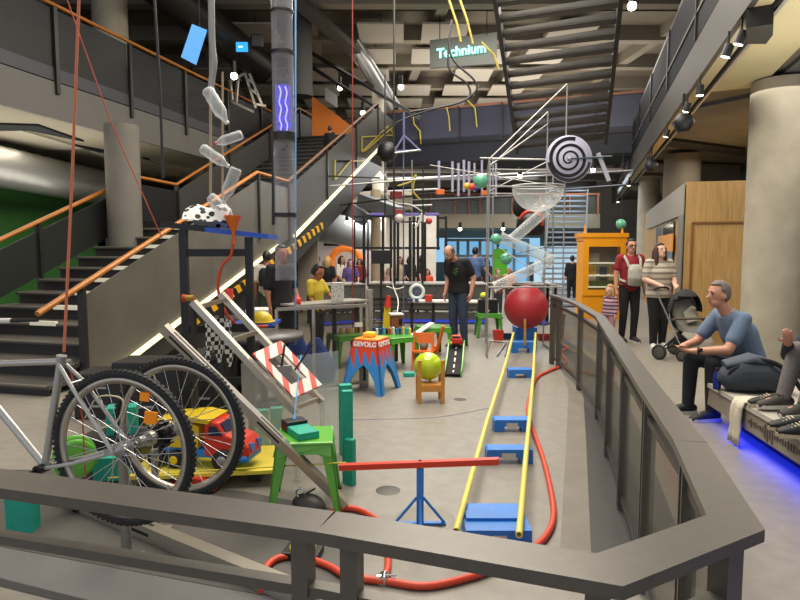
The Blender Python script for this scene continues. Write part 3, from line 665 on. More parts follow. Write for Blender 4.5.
panel(cap[0],cap[2]-d0*.06,.08,.82,False,m['clearg']); panel(cap[2]+d1*.1,cap[3]-d1*.05,.08,.82,False,m['clearg'])
# right-hand run: paired flat posts and framed glass
run=[cap[4],cap[5],cap[6],cap[7],cap[8],cap[9],cap[10]]
stops=[]
def lerp_run(t):
    L=[(run[i+1]-run[i]).length for i in range(len(run)-1)]; s=t
    for i,l in enumerate(L):
        if s<=l or i==len(L)-1: return run[i]+(run[i+1]-run[i])*(s/l), (run[i+1]-run[i]).normalized()
        s-=l
tot=sum((run[i+1]-run[i]).length for i in range(len(run)-1))
ss=[.06,.62,1.45,2.4,3.4,4.5,5.7,7.0,8.4,9.9,11.5]; ss=[s for s in ss if s<tot-.1]+[tot-.05]
for i,s in enumerate(ss):
    p,dv=lerp_run(s); 
    if i: post(p-dv*.03,dv,.016,.055); post(p+dv*.03,dv,.016,.055)
    if i<len(ss)-1:
        q,_=lerp_run(ss[i+1]); panel(p+dv*.06,q-dv*.06,.10,.86)
        for zz in (.22,.74):
            MB().box(Vector((p.x,p.y,zz))+dv*.05,(.03,.03,.05),math.atan2(dv.y,dv.x)).build('clamp',m['steel'],gr)
# ================================================================ BENCH (right)
def gp(px,py,z=0): return PZ(px,py,z)
B0,B1=gp(722,391,.38),gp(812,442,.38); bd=(B1-B0).normalized(); bn=Vector((-bd.y,bd.x,0)); 
if bn.dot(RIGHT)<0: bn=-bn
BA=B0-bd*.36; BE=B0+bd*4.0
bench=thing('bench','long pale bench with blue light glowing underneath, right side','bench',Vector((BA.x,BA.y,0)))
def bpoly(a,c,w0,w1): return [a+bn*w0,c+bn*w0,c+bn*w1,a+bn*w1]
MB().prism([Vector((p.x,p.y,.34)) for p in bpoly(BA,BE,0,1.35)],UP*.04).build('seat_top',mat('bench_top','#b9b4a8',.35,noise=.04,scale=3),bench)
MB().prism([Vector((p.x,p.y,.17)) for p in bpoly(BA,BE,.012,.06)],UP*.17).build('front_board',mat('bench_face','#8a8173',.5,noise=.08,scale=5),bench)
MB().prism([Vector((p.x,p.y,.0)) for p in bpoly(BA+bd*.05,BE,.22,1.3)],UP*.34).build('base',mat('bench_base','#16203c',.5),bench)
MB().prism([Vector((p.x,p.y,.12)) for p in bpoly(BA+bd*.06,BE,.15,.19)],UP*.03).build('light_strip',m['ledblue'],bench)
# wave form print on the front board
b=MB()
for i in range(46):
    s=.88+i*.038; hgt=.012+.05*abs(math.sin(i*1.7)*math.cos(i*.37))*(1.4 if 6<i%17<12 else .5)
    p=BA+bd*s+bn*.008; b.bar(Vector((p.x,p.y,.255-hgt)),Vector((p.x,p.y,.255+hgt)),.018,.006,bn)
b.build('wave_print',mat('wave_print','#5e564b',.6),bench)
# towel hanging over the bench edge
t0=B0+bd*.36
b=MB(); n=7; rows=[]
prof=[(.22,.392),(.08,.394),(-.012,.388),(-.03,.33),(-.034,.24),(-.028,.15),(-.032,.08),(-.03,.012)]
vs=[]
for r,(o,z) in enumerate(prof):
    for k in range(n):
        s=.19*(k/(n-1)-.5)*(1+.25*(r<2)); wv=.012*math.sin(k*2.1+r*.6)
        p=t0+bd*(s+(.0 if r>2 else .03))+bn*(o+ (wv if r>2 else 0)); vs.append(Vector((p.x,p.y,z+(wv*.5 if r<=2 else 0)+.004)))
fs=[(r*n+k,r*n+k+1,(r+1)*n+k+1,(r+1)*n+k) for r in range(len(prof)-1) for k in range(n-1)]
b.add(vs,fs,True); o=b.build('towel',mat('towel_cloth','#c9c1ae',.9,bump=.4,scale=60)); mo=o.modifiers.new('s','SOLIDIFY'); mo.thickness=.012; mo.offset=0
tag(o,'pale cream cloth hanging over the bench front edge','towel')
# ================================================================ BICYCLE WHEELS AND FRAME
HUB1=PD(123,448,2.54); HUB2=PD(178,428,2.83)
AX=(RIGHT*math.sin(math.radians(12))+FWD*math.cos(math.radians(12))).normalized()
def wheel_parts(t,c,ax,R=.325,spokes=28,refl=None):
    x,y,_=frame_from(ax); Mx=Matrix((x,y,ax)).transposed()
    def cp(r,a,z=0): return c+x*(math.cos(a)*r)+y*(math.sin(a)*r)+ax*z
    MB().tube([cp(R,2*PI*k/64) for k in range(64)],.019,12,closed=True).build('tyre',m['rubber'],t)
    b=MB()
    for k in range(90):
        a=2*PI*k/90
        for z in (-.009,.009): b.box(cp(R+.0155,a+(.02 if z>0 else 0),z),(.009,.013,.012),0,Matrix((x*math.cos(a)+y*math.sin(a),-x*math.sin(a)+y*math.cos(a),ax)).transposed())
    b.build('tread',m['rubber'],t)
    MB().lathe([(R-.026,-.011),(R-.013,-.013),(R-.013,.013),(R-.026,.011),(R-.042,0),(R-.026,-.011)],c,Mx,64).build('rim',m['alu'],t)
    MB().lathe([(0,-.055),(.012,-.055),(.014,-.036),(.032,-.034),(.032,-.028),(.016,-.026),(.014,.026),(.032,.028),(.032,.034),(.014,.036),(.012,.055),(0,.055)],c,Mx,20).build('hub',m['steel'],t)
    for k in range(spokes):
        a=2*PI*k/spokes; z=.03 if k%2 else -.03; da=.9 if (k//2)%2 else -.9
        MB().tube([cp(.03,a+da,z),cp(R-.035,a)],.0019,4).build('spoke',m['chrome'],t)
def sub_empty(nm,loc,par):
    o=bpy.data.objects.new(nm,None); COL.objects.link(o); o.empty_display_size=.05; o.parent=par; o.location=Vector(loc)-par.location; return o
bk=thing('bicycle','silver bicycle without saddle at the left edge, two black knobbly wheels on one long axle','bicycle',G(40,540))
w1=sub_empty('wheel',HUB1,bk)
wheel_parts(w1,HUB1,AX)
w2=sub_empty('wheel',HUB2,bk)
wheel_parts(w2,HUB2,AX)
for px,py,r,pl in ((144,397,.026,w1),(150,418,.036,w1)):
    p=PD(px,py,2.5); x=RIGHT*.8+UP*.6; y=UP*.8-RIGHT*.6
    MB().prism([p+x*r,p+y*r,p-x*r,p-y*r],AX*.012).build('reflector',mat('amber_reflector','#e8860f',.25,emit=.15),pl)
t=sub_empty('axle',(HUB1+HUB2)/2,bk)
ax=(HUB2-HUB1).normalized(); x,y,_=frame_from(ax); Ma=Matrix((x,y,ax)).transposed()
MB().tube([HUB1+ax*.06,HUB2-ax*.06],.012,12).build('shaft',m['chrome'],t)
for q,r,nm,mm in ((.30,.025,'collar','steel'),(.46,.034,'collar','alu'),(.62,.05,'flange','black'),(.72,.05,'flange','black')):
    c=HUB1+(HUB2-HUB1)*q
    b=MB(); b.tube([c-ax*.014,c+ax*.014],r,18)
    if nm=='flange':
        for k in range(10):
            a=2*PI*k/10; b.box(c+x*math.cos(a)*(r+.006)+y*math.sin(a)*(r+.006),(.016,.014,.024),0,Matrix((x*math.cos(a)+y*math.sin(a),-x*math.sin(a)+y*math.cos(a),ax)).transposed())
    b.build(nm,m[mm],t)
c=HUB1+(HUB2-HUB1)*.56; MB().tube([c-ax*.02,c+ax*.09],.02,14).build('sleeve',mat('grey_rubber','#5a6068',.6),t)
# frame (bike plane through first hub, slightly in front)
PN=AX; P0=HUB1-AX*.0
def BP(px,py,off=0):
    r=ray(px,py); s=(P0-CAM).dot(PN)/r.dot(PN); return CAM+r*s+PN*off
def bt(nm,pts,r,mm='alu',seg=12): return MB().tube(pts,r,seg).build(nm,mm if not isinstance(mm,str) else m[mm],bk)
frm=mat('silver_frame_paint','#b5b4ad',.3,metal=.55)
ST,BB=BP(61,361),BP(45,467)
bt('seat_tube',[ST+(ST-BB).normalized()*.02,BB],.017,frm); bt('top_tube',[BP(-70,366),BP(60,361.5)],.014,frm); bt('down_tube',[BP(-80,312),BP(45,466)],.017,frm)
bt('clamp',[ST+(ST-BB).normalized()*.0,ST+(ST-BB).normalized()*.025],.022,'steel'); bt('clamp_bolt',[ST+RIGHT*.01,ST+RIGHT*.045],.009,'steel')
for s in (-1,1):
    o=PN*.045*s
    bt('seat_stay',[BP(62,364)+o*.35,BP(78,384)+o*.9,HUB1+o*1.2+RIGHT*-.01],.0085,frm); bt('chain_stay',[BB+o*.4,BP(80,460)+o*1.0,HUB1+o*1.2],.009,frm)
    MB().prism([HUB1+o*1.25+UP*.02,HUB1+o*1.25-RIGHT*.045+UP*.012,HUB1+o*1.25-RIGHT*.045-UP*.014,HUB1+o*1.25-UP*.016],PN*.006).build('dropout',m['steel'],bk)
bt('stay_bridge',[BP(76,382)-PN*.04,BP(76,382)+PN*.04],.007,frm)
bt('bottom_bracket',[BB-PN*.05,BB+PN*.05],.022,'black'); 
MB().bar(BB-PN*.06,BB-PN*.06-RIGHT*.06-UP*.02,.02,.015).build('crank',m['black'],bk)
bt('brake_cable',arc([BP(80,420,.03),BP(90,400,.05),BP(110,404,.08),BP(108,425,.06),BP(92,432,.03)]),.004,mat('cable_cream','#cfc49a',.5),6)
# stand tubes for the axle
for px,py,d,zt,l in ((127,557,3.2,PD(123,407,3.2).z,'round grey stand tube behind the nearest wheel'),(157,530,3.45,PD(157,447,3.45).z,'thinner stand tube right of the first, under the axle')):
    p=G(px,py); q=Vector((p.x,p.y,0)); tt=thing('stand_tube',l,'stand',q)
    MB().tube([q+UP*.006,q+UP*zt],.026 if px<140 else .02,16).build('tube',mat('zinc_tube','#8f8c85',.35,metal=.6,noise=.1,scale=10),tt)
    b=MB(); b.box(q+UP*.006,(.16,.08,.012),YAW); b.build('foot_plate',m['steel'],tt)
p0=PD(-10,321,2.9); p1=PD(22,320.5,2.9); p2=PD(38,320,2.9)
t=thing('handlebar_rod','silver rod with black grip end at the left edge','rod',p1); MB().tube([p0,PD(11,320.7,2.9)],.013).build('sleeve',m['white'],t); MB().tube([PD(11,320.7,2.9),p2],.009).build('grip',m['black'],t)
# long ropes
b=MB(); b.tube([PD(80,-30,2.75),PD(72,180,2.75),PD(64,352,2.75)],.0065,6); tag(b.build('rope',mat('coral_rope','#d97b58',.7)),'thick coral red rope rising from the bicycle seat tube','rope')
b=MB(); b.tube([BP(65,372,.03),BP(70,400,.05),BP(73,425,.06),BP(76,490,.06)],.004,6); tag(b.build('cord',mat('coral_cord','#c75a3a',.7)),'thin red cord dropping beside the green reel','cord')
b=MB(); b.tube([PD(60,-20,4.2),PD(110,120,4.6),PD(162,238,4.9)],.0045,6); tag(b.build('cord',mat('coral_cord','#c75a3a',.7)),'thin slanting red cord running down to the black stand','cord')
# ================================================================ ALUMINIUM EXTRUSIONS
def extrusion(a,c,w,h,label,hint=None,slots=((.15,.45),)):
    t=thing('aluminium_beam',label,'beam',Vector(((a.x+c.x)/2,(a.y+c.y)/2,min(a.z,c.z))))
    MB().bar(a,c,w,h,hint).build('profile',m['alu'],t)
    x,y,d=frame_from(c-a,hint); b=MB()
    for s0,s1 in slots:
        for sg in (-1,1):
            p=a+(c-a)*s0; q=a+(c-a)*s1
            b.bar(p+y*sg*(h/2+.0006),q+y*sg*(h/2+.0006),w*.22,.001,hint); b.bar(p+x*sg*(w/2+.0006),q+x*sg*(w/2+.0006),.001,h*.22,hint)
    b.build('slot',m['blackm'],t); return t
a=PD(163,327,3.45); c=G(345,510)+UP*.04
extrusion(a,c,.05,.075,'long slotted aluminium beam leaning across the middle in front of the black stand',FWD,((.04,.3),(.5,.62)))
a=G(66,503)+UP*.045; c=G(330,616)+UP*.045
extrusion(a,c,.075,.085,'slotted aluminium beam lying on the floor under the bicycle',UP,((.05,.42),))
# ladder-like ramp with striped barrier
a0,a1=PD(193,302,4.35),PD(296,412,4.15); b0,b1=PD(221,294,4.75),PD(322,402,4.5)
ld=thing('ladder_ramp','aluminium ladder ramp with a red pulley at its top','ramp',(a1+b1)/2-UP*.3)
for p,q in ((a0,a1),(b0,b1)): MB().bar(p,q,.05,.045,UP).build('side_rail',m['alu'],ld)
for q in (.05,.36,.97): MB().bar(a0+(a1-a0)*q,b0+(b1-b0)*q,.03,.03).build('rung',m['alu'],ld)
for q,r in ((a1,'leg'),(b1,'leg')):
    MB().bar(q,Vector((q.x,q.y,0.003))+FWD*.02,.03,.03).build('leg',m['acr'],ld)
for q in (a0,b0): MB().bar(q-UP*.03,Vector((q.x,q.y,.003)),.03,.03).build('leg',m['railD'],ld)
c=PD(187,298,4.3); MB().tube([c-RIGHT*.03,c-RIGHT*.012],.028,14).build('pulley',m['red'],ld); MB().tube([c-RIGHT*.012,c+RIGHT*.05],.022,14).build('spindle',mat('gold_spool','#b3853c',.4,metal=.4),ld)
# striped frame lying on the ramp
q=[PD(251,358,4.28),PD(279,345,4.5),PD(320,389,4.3),PD(292,402,4.1)]
nn=(q[1]-q[0]).cross(q[3]-q[0]).normalized()
if nn.z<0: nn=-nn
q=[p+nn*.03 for p in q]
ins=[sum((q[j]*w_ for j,w_ in zip(range(4),wt)),Vector()) for wt in ((.62,.16,.06,.16),(.16,.62,.16,.06),(.06,.16,.62,.16),(.16,.06,.16,.62))]
t=thing('striped_barrier','red and white striped frame lying on the aluminium ramp','barrier',q[3])
b=MB()
for i in range(4): b.prism([q[i],q[(i+1)%4],ins[(i+1)%4],ins[i]],nn*.02)
b.build('frame',stripes('red_white','#dcd5c8','#c8402a',12,(1,.2,.5),.5,.6),t)
cc=sum(q,Vector())/4
for s in (-1,1):
    MB().bar(cc+nn*.03+RIGHT*.05*s-UP*.02,cc+nn*.1+RIGHT*(.1*s+.06)+UP*.12,.012,.012).build('mousetrap_arm',m['black'],t)
MB().box(cc+nn*.012-RIGHT*.02,(.10,.05,.05),YAW+.5).build('latch',m['steel'],t)
# clear acrylic sheet
q=[PD(241,363,4.5),PD(338,351,4.9),PD(340,418,4.9),PD(243,433,4.5)]
qb=[Vector((q[3].x,q[3].y,.003)),Vector((q[2].x,q[2].y,.003))]
b=MB(); b.prism([q[0],q[1],qb[1],qb[0]],FWD*.008); tag(b.build('acrylic_sheet',m['milky']),'scuffed clear acrylic sheet standing behind the green stool','sheet')
# ================================================================ BLACK STAND WITH BLUE TOP
d0_,d1_=4.7,5.0
tl,tr=PD(160,227,d0_),PD(268,239,d1_); 
bs=thing('tall_stand','tall black steel stand with blue top holding bottles and orange funnel','stand',Vector(((tl.x+tr.x)/2,(tl.y+tr.y)/2,0)))
mid=tl+(tr-tl)*.4
MB().prism([tl,mid,mid+FWD*.42,tl+FWD*.42],UP*.045).build('top_board',m['black'],bs)
MB().prism([mid,tr,tr+FWD*.42,mid+FWD*.42],UP*.04).build('top_board',mat('stand_blue','#2152b8',.35),bs)
for px,d in ((184.5,4.8),(249.5,5.0)):
    for o in (0,):
        p=W((px-400)/F*d,d,0)+FWD*o; zt=tl.z+(tr.z-tl.z)*(.22 if px<200 else .83); MB().box(p+UP*((zt)/2),(.06,.05,zt),YAW).build('leg',m['black'],bs); MB().box(p+UP*.02+FWD*.12,(.06,.5,.04),YAW).build('foot',m['black'],bs)
for z in (1.62,1.0,.55):
    MB().bar(W((184.5-400)/F*4.8,4.8,z),W((249.5-400)/F*5.0,5.0,z),.04,.06).build('crossbar',m['black'],bs)
p0,p1=PD(226,331,5.05),PD(273,329,5.15); p0.z=p1.z=.98
MB().prism([p0,p1,p1+FWD*.35,p0+FWD*.35],UP*.025).build('shelf',mat('stand_blue','#2152b8',.35),bs)
# checkered cloth hanging off the stand
b=MB(); p0,p1=PD(204,316,4.62),PD(232,320,4.72); n=8; vs=[]
for r in range(9):
    for k in range(n):
        s=k/(n-1); ragged=(.32+.10*math.sin(k*2.3)); p=p0+(p1-p0)*s-UP*(r/8*ragged)+FWD*(.03*math.sin(k*1.6+r*.4)); vs.append(p)
b.add(vs,[(r*n+k,r*n+k+1,(r+1)*n+k+1,(r+1)*n+k) for r in range(8) for k in range(n-1)],True)
def checker(name,sc):
    mm=bpy.data.materials.new(name); mm.use_nodes=True; nt=mm.node_tree; ck=nt.nodes.new('ShaderNodeTexChecker'); ck.inputs['Scale'].default_value=sc; ck.inputs['Color1'].default_value=lin('#dad8d2'); ck.inputs['Color2'].default_value=lin('#161616')
    tc=nt.nodes.new('ShaderNodeTexCoord'); nt.links.new(tc.outputs['Object'],ck.inputs['Vector']); nt.links.new(ck.outputs['Color'],nt.nodes['Principled BSDF'].inputs['Base Color']); return mm
tag(b.build('checkered_cloth',checker('check_cloth',28)),'black and white checkered cloth hanging on the black stand','cloth')
# spotted fabric heap on the stand top
b=MB(); p0=PD(184,222,4.85); p1=PD(229,226,4.95); n=12; vs=[]; base=tl.z+.05
rows=6
for r in range(rows):
    for k in range(n):
        s=k/(n-1); q_=r/(rows-1)
        hgt=(.13+.06*max(0,math.sin(s*PI*1.0-.4))+.03*math.sin(s*9))*math.sin(PI*min(1,.08+q_*.92)) 
        p=p0+(p1-p0)*s; zt=tl.z+(tr.z-tl.z)*((p-tl).dot(RIGHT)/(tr-tl).dot(RIGHT))
        vs.append(Vector((p.x,p.y,zt+.045+hgt))+FWD*(q_*.3-.06))
b.add(vs,[(r*n+k,r*n+k+1,(r+1)*n+k+1,(r+1)*n+k) for r in range(rows-1) for k in range(n-1)],True)
o=b.build('spotted_fabric',voron('cow_spots','#141414','#e4e2dc',17,.42)); tag(o,'white fabric with black ball spots heaped on the tall stand','fabric')
# orange funnel
p=PD(233.5,229,4.9); t=thing('funnel','orange funnel standing at the end of the spotted fabric','funnel',p-UP*.02)
MB().lathe([(.012,-.12),(.014,-.02),(.03,0),(.072,.105),(.075,.108),(.068,.104),(.026,0),(.01,-.02)],p,None,20).build('cone',mat('funnel_orange','#ee7420',.4),t)
# plastic bottle cascade on wooden rods
bottle_mat=glassy('bottle_plastic',body='#dfe2e0',amount=.24,edge=.85)
def bottle(px,py,d,ang,ln,label,capc=None):
    p=PD(px,py,d); dv=(RIGHT*math.cos(math.radians(ang))+UP*math.sin(math.radians(ang))).normalized(); x,y,_=frame_from(dv); M=Matrix((x,y,dv)).transposed(); r=ln*.2; ln*=1.15
    t=thing('plastic_bottle',label,'bottle',p)
    MB().lathe([(0,-ln/2),(r*.8,-ln/2),(r,-ln/2+.02),(r*.93,-ln*.3),(r,-ln*.25),(r*.93,-ln*.1),(r,-ln*.02),(r,ln*.2),(r*.5,ln*.38),(r*.36,ln*.42),(r*.36,ln*.48)],p,M,16).build('body',bottle_mat,t)
    MB().tube([p+dv*ln*.47,p+dv*ln*.53],r*.4,10).build('cap',capc or m['white'],t)
bottle(217,106,4.9,-60,.26,'clear plastic bottle topmost in the cascade on wooden rods')
bottle(228.5,139,4.9,198,.2,'clear plastic bottle with red cap, second down in the cascade',m['red'])
bottle(215,157,4.9,-35,.22,'clear plastic bottle third down in the cascade, slanting to the right')
bottle(230,185,4.9,-112,.25,'clear plastic bottle fourth down, standing steeply under the others')
bottle(222,208,4.9,-45,.23,'lowest clear plastic bottle lying above the spotted fabric')
wd=mat('dowel_wood','#a08e72',.6)
z=tl.z
for px,y0,y1,l in ((210.5,-40,216,'wooden rod on the left carrying the bottle cascade'),(222.5,72,205,'shorter wooden rod on the right of the bottle cascade')):
    b=MB(); b.tube([PD(px,y0,5.02),PD(px,y1,5.02)],.012 if px<215 else .009,8); tag(b.build('wooden_rod',wd),l,'rod')
b=MB(); b.tube(arc([PD(211,-20,4.95),PD(212,40,4.95),PD(214,62,4.95),PD(212,78,4.95),PD(211,88,4.95)]),.026,12); tag(b.build('grey_hose',mat('hose_grey','#8b8b88',.5)),'thick grey hose coming down to the top bottle','hose')
# orange hose from the funnel
b=MB(); b.tube(arc([PD(233.5,236,4.9),PD(231,255,4.9),PD(222,266,4.9),PD(218,285,4.9),PD(222,305,4.9),PD(233,322,4.95),PD(247,327,5.05),PD(268,326,5.1)]),.012,10); tag(b.build('orange_hose',mat('hose_red','#cf4527',.45)),'orange hose hanging from the funnel to the blue shelf','hose')
p=PD(262,330,5.25); p.z=1.007; t=thing('yellow_bowl','upturned yellow bowl on the blue shelf of the stand','bowl',p); MB().ball(p,(.10,.10,.10),keep=lambda u:u.z>-.01).build('dome',m['yellow'],t); MB().lathe([(.1,0),(.115,.004),(.115,.012),(.1,.014)],p,None,24).build('brim',m['yellow'],t)
# ================================================================ CLEAR VERTICAL TUBE
pc=PD(286,150,7.0); xt=W((286-400)/F*7,7,0)
ct=thing('clear_tube','tall clear tube with a purple glow, hanging beside the stair','tube',Vector((xt.x,xt.y,PD(286,280,7).z)))
zs=[PD(286,y,7).z for y in (-30,12,53,137,215,281)]
tb=glassy('tube_plastic',body='#c0c0c8',amount=.10,edge=.55)
for a,c in zip(zs[:-1],zs[1:]): MB().tube([xt+UP*(a-.01),xt+UP*(c+.01)],.122,24,caps=False).build('tube_section',tb,ct)
for z,h in zip(zs[1:5],(.02,.03,.09,.04)): MB().tube([xt+UP*(z-h/2),xt+UP*(z+h/2)],.132,24).build('band',m['black'],ct)
zt,zb=PD(286,86,7).z,PD(286,130,7).z
b=MB()
for dx,dy in ((-.035,0),(.03,.02)):
    b.tube(arc([xt+RIGHT*(dx+.012*math.sin(i*2.1))+UP*(zb+(zt-zb)*i/8)+FWD*dy for i in range(9)],3),.008,8)
b.build('glow_strand',mat('violet_glow','#7a78ff',.4,emit=4),ct)
b=MB(); b.tube([xt+UP*zb,xt+UP*zt],.085,16); b.build('glow_body',mat('violet_haze','#5650d8',.4,emit=.55,alpha=.3),ct)
for px,y0,y1,r,mm,l in ((273.5,-30,225,.022,'railD','dark pole standing just left of the clear tube'),(295.5,-30,345,.011,mat('blue_cord','#6f9fc8',.5),'thin pale blue line hanging right of the clear tube')):
    b=MB(); b.tube([PD(px,y0,7),PD(px,y1,7)],r,8); tag(b.build('pole',mm if not isinstance(mm,str) else m[mm]),l,'pole')
b=MB(); b.tube([PD(152,-40,6.0)+UP*3.6,PD(152,-40,6.0),PD(160,90,6.0),PD(163,178,6.0)],.014,8); tag(b.build('dark_pole',m['railD']),'slim dark pole hanging by the left balcony','pole')
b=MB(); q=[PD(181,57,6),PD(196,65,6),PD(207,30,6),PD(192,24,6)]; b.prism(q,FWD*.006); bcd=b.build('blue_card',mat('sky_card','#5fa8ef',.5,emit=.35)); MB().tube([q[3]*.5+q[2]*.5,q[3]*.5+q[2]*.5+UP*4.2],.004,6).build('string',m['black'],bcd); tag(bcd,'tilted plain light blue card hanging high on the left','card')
b=MB(); b.tube([PD(352.5,-30,9),PD(352.5,345,9)],.009,6); tag(b.build('red_line',mat('dark_red_line','#8a2d26',.6)),'thin dark red line hanging over the middle green stools','line')
# ================================================================ STOOLS (metal cafe stools)
def make_stool(name,label,mt,h=.45,top=.30,base=.40,loc=(0,0,0),rz=0,group=None):
    t=thing(name,label,'stool',(0,0,0),0,group)
    M0=Matrix.Identity(3)
    b=MB(); b.bbox((0,0,h-.012),(top,top,.024),.011); b.build('seat',mt,t,True)
    b=MB(); ht=top/2
    for sx,sy in ((1,0),(-1,0),(0,1),(0,-1)):
        o=Vector((sx,sy,0)); u=Vector((-sy,sx,0))
        b.prism([o*(ht-.004)+u*ht*.93+UP*(h-.02),o*(ht-.004)-u*ht*.93+UP*(h-.02),o*(ht+.012)-u*ht*.95+UP*(h-.09),o*(ht+.004)-u*ht*.4+UP*(h-.075),o*(ht+.004)+u*ht*.4+UP*(h-.075),o*(ht+.012)+u*ht*.95+UP*(h-.09)],-o*.008)
    b.build('apron',mt,t,True)
    for sx in (-1,1):
        for sy in (-1,1):
            b=MB(); a=Vector((sx*(ht-.005),sy*(ht-.005),h-.03)); c=Vector((sx*base/2,sy*base/2,.012))
            # sheet-steel angle leg: two tapering flanges meeting at the corner
            for ux,uy in ((1,0),(0,1)):
                u=Vector((-sx*ux,-sy*uy,0)); n=Vector((-sx*uy,-sy*ux,0))
                b.prism([a,a+u*.075,c+u*.038,c],n*.010)
            b.build('leg',mt,t,True)
            MB().bbox((c.x-sx*.016,c.y-sy*.016,.009),(.044,.044,.018),.005).build('foot_cap',M_['black'],t,True)
    t.location=Vector(loc); t.rotation_euler=(0,0,rz); return t
dk=mat('green_brace','#274d1e',.5)
pS=(G(276,513)+G(344,507)+G(273,499)+G(331,490))/4
s1=make_stool('metal_stool','lime green metal stool in front carrying the teal clapper block',m['lime'],.455,.36,.45,pS,YAW+.10)
b=MB(); b.bar((-.15,-.15,.36),(.15,.15,.36),.014,.014); b.bar((-.15,.15,.352),(.15,-.15,.352),.014,.014); b.build('brace',m['black'],s1,True)
g1=make_stool('metal_stool','green metal stool on the left under the orange dominoes',m['green'],.45,.44,.48,W((346-400)/F*8.5,8.5,0),YAW+.5,'green stools carrying dominoes')
g2=copy_tree(g1); g2['label']='green metal stool on the right under the blue and white dominoes'; g2.location=W((397-400)/F*8.3,8.3,0)
g3=copy_tree(g1); del g3['group']; g3['label']='green metal stool behind the orange chair, under a white ramp board'; g3.location=W((433-400)/F*9.3,9.3,0); g3.rotation_euler=(0,0,.6)
g4=copy_tree(g1); del g4['group']; g4['label']='green metal stool beside the tower, under the black crate'; g4.location=W((489-400)/F*11.3,11.3,0); g4.rotation_euler=(0,0,YAW)
for px in range(0): pass
# clapper block on the front stool
o=s1.location+UP*.457
t=thing('clapper_block','teal block with black end and blue cord on the front green stool','block',o-RIGHT*.03+FWD*.02)
Mx=Matrix.Rotation(YAW+.55,3,'Z')
MB().bbox(o-RIGHT*.03+FWD*.0+UP*.022,(.14,.28,.046),.004,0,Mx).build('body',m['teal'],t)
MB().bbox(o-RIGHT*.03+Mx@V(0,.11,0)+UP*.034,(.145,.11,.068),.004,0,Mx).build('end_block',m['black'],t)
tp=o-RIGHT*.03+Mx@V(0,.11,.07); MB().ball(tp,.014).build('knot',mat('blue_cord2','#4fa3e0',.5),t)
b=MB(); b.tube([tp+UP*.01,PD(301,355,4.4)],.004,6); tag(b.build('blue_line',mat('blue_cord2','#4fa3e0',.5)),'thin blue cord rising from the clapper block','cord')
# ================================================================ TEAL BLOCKS
def block(px,py,w,dp,h,rz,label,group=None,z0=0,d=None):
    p=G(px,py) if d is None else W((px-400)/F*d,d,0); b=MB(); b.bbox(p+UP*(z0+h/2)+FWD*dp/2,(w,dp,h),.005,YAW+rz); o=b.build('teal_block',m['teal']); o.name='domino_block'; return tag(o,label,'block',group)
block(261,450,.115,.07,.33,.25,'teal upright block on the left behind the front stool, nearer of two')
block(276,447,.095,.07,.33,.25,'teal upright block just right of its twin behind the front stool')
block(345.5,455,.10,.07,.57,.3,'tallest teal upright plank right of the clear sheet')
block(347.5,483,.075,.055,.66,.2,'narrow teal plank standing right of the front green stool')
block(350,486,.07,.05,.33,-.5,'short teal block at the foot of the narrow plank')
block(18.5,534,.15,.1,.22,.1,'green scratched block standing at the far left under the rail')
block(112,452,.2,.14,.2,.3,'teal block lying behind the bicycle wheel beside the green reel',None,0.32,4.2)
block(100,490,.22,.16,.16,.1,'teal block on the floor below the green reel',None,.10,3.9)
block(409,377,.14,.10,.05,.1,'small teal block lying on the floor between flame stool and balloon chair')
block(434,374,.12,.09,.05,.1,'small teal block lying on the floor behind the balloon chair')
# support pedestal for the raised teal block & reel
b=MB(); b.bbox(W((108-400)/F*4.25,4.25,.16),(.42,.3,.318),.01,YAW); tag(b.build('dark_crate',m['railD']),'dark crate behind the bicycle wheel under a teal block','crate')
b=MB(); b.bbox(W((100-400)/F*3.98,3.98,.05),(.5,.3,.098),.01,YAW); tag(b.build('dark_slab',m['railD']),'low dark slab on the floor below the green reel','slab')
# green reel
p=PD(75,457,3.65); t=thing('cable_reel','green reel wound with red cord behind the bicycle frame','reel',Vector((p.x,p.y,0)))
an=(FWD*.85-RIGHT*.5).normalized(); x,y,_=frame_from(an); Ma=Matrix((x,y,an)).transposed()
for z in (-.05,.05): MB().lathe([(0,z-.006),(.10,z-.006),(.125,z-.004),(.125,z+.006),(0,z+.008)],p,Ma,28).build('flange',m['lime'],t)
MB().tube([p-an*.045,p+an*.045],.07,20).build('winding',m['red'],t)
MB().bar(p-UP*.02,Vector((p.x,p.y,.003)),.05,.03).build('support',m['railD'],t)
# ================================================================ TOY TRUCK ON YELLOW BOARD
zb=.12
q=[PZ(112,478,zb),PZ(276,470,zb),PZ(283,445,zb),PZ(110,450,zb)]
yb=thing('yellow_board','yellow board on low blocks under the toy dump truck','board',(q[0]+q[1])/2-UP*zb)
MB().prism([p-UP*.025 for p in q],UP*.025).build('deck',mat('board_yellow','#ecd548',.5,noise=.05,scale=8),yb)
for s,tq in ((.08,.3),(.5,.4),(.92,.3)):
    p=q[0]+(q[1]-q[0])*s; p=p+(q[3]-q[0])*tq; MB().box(p-UP*(zb/2+.0125),(.08,.14,zb-.026),YAW).build('support',m['railD'],yb)
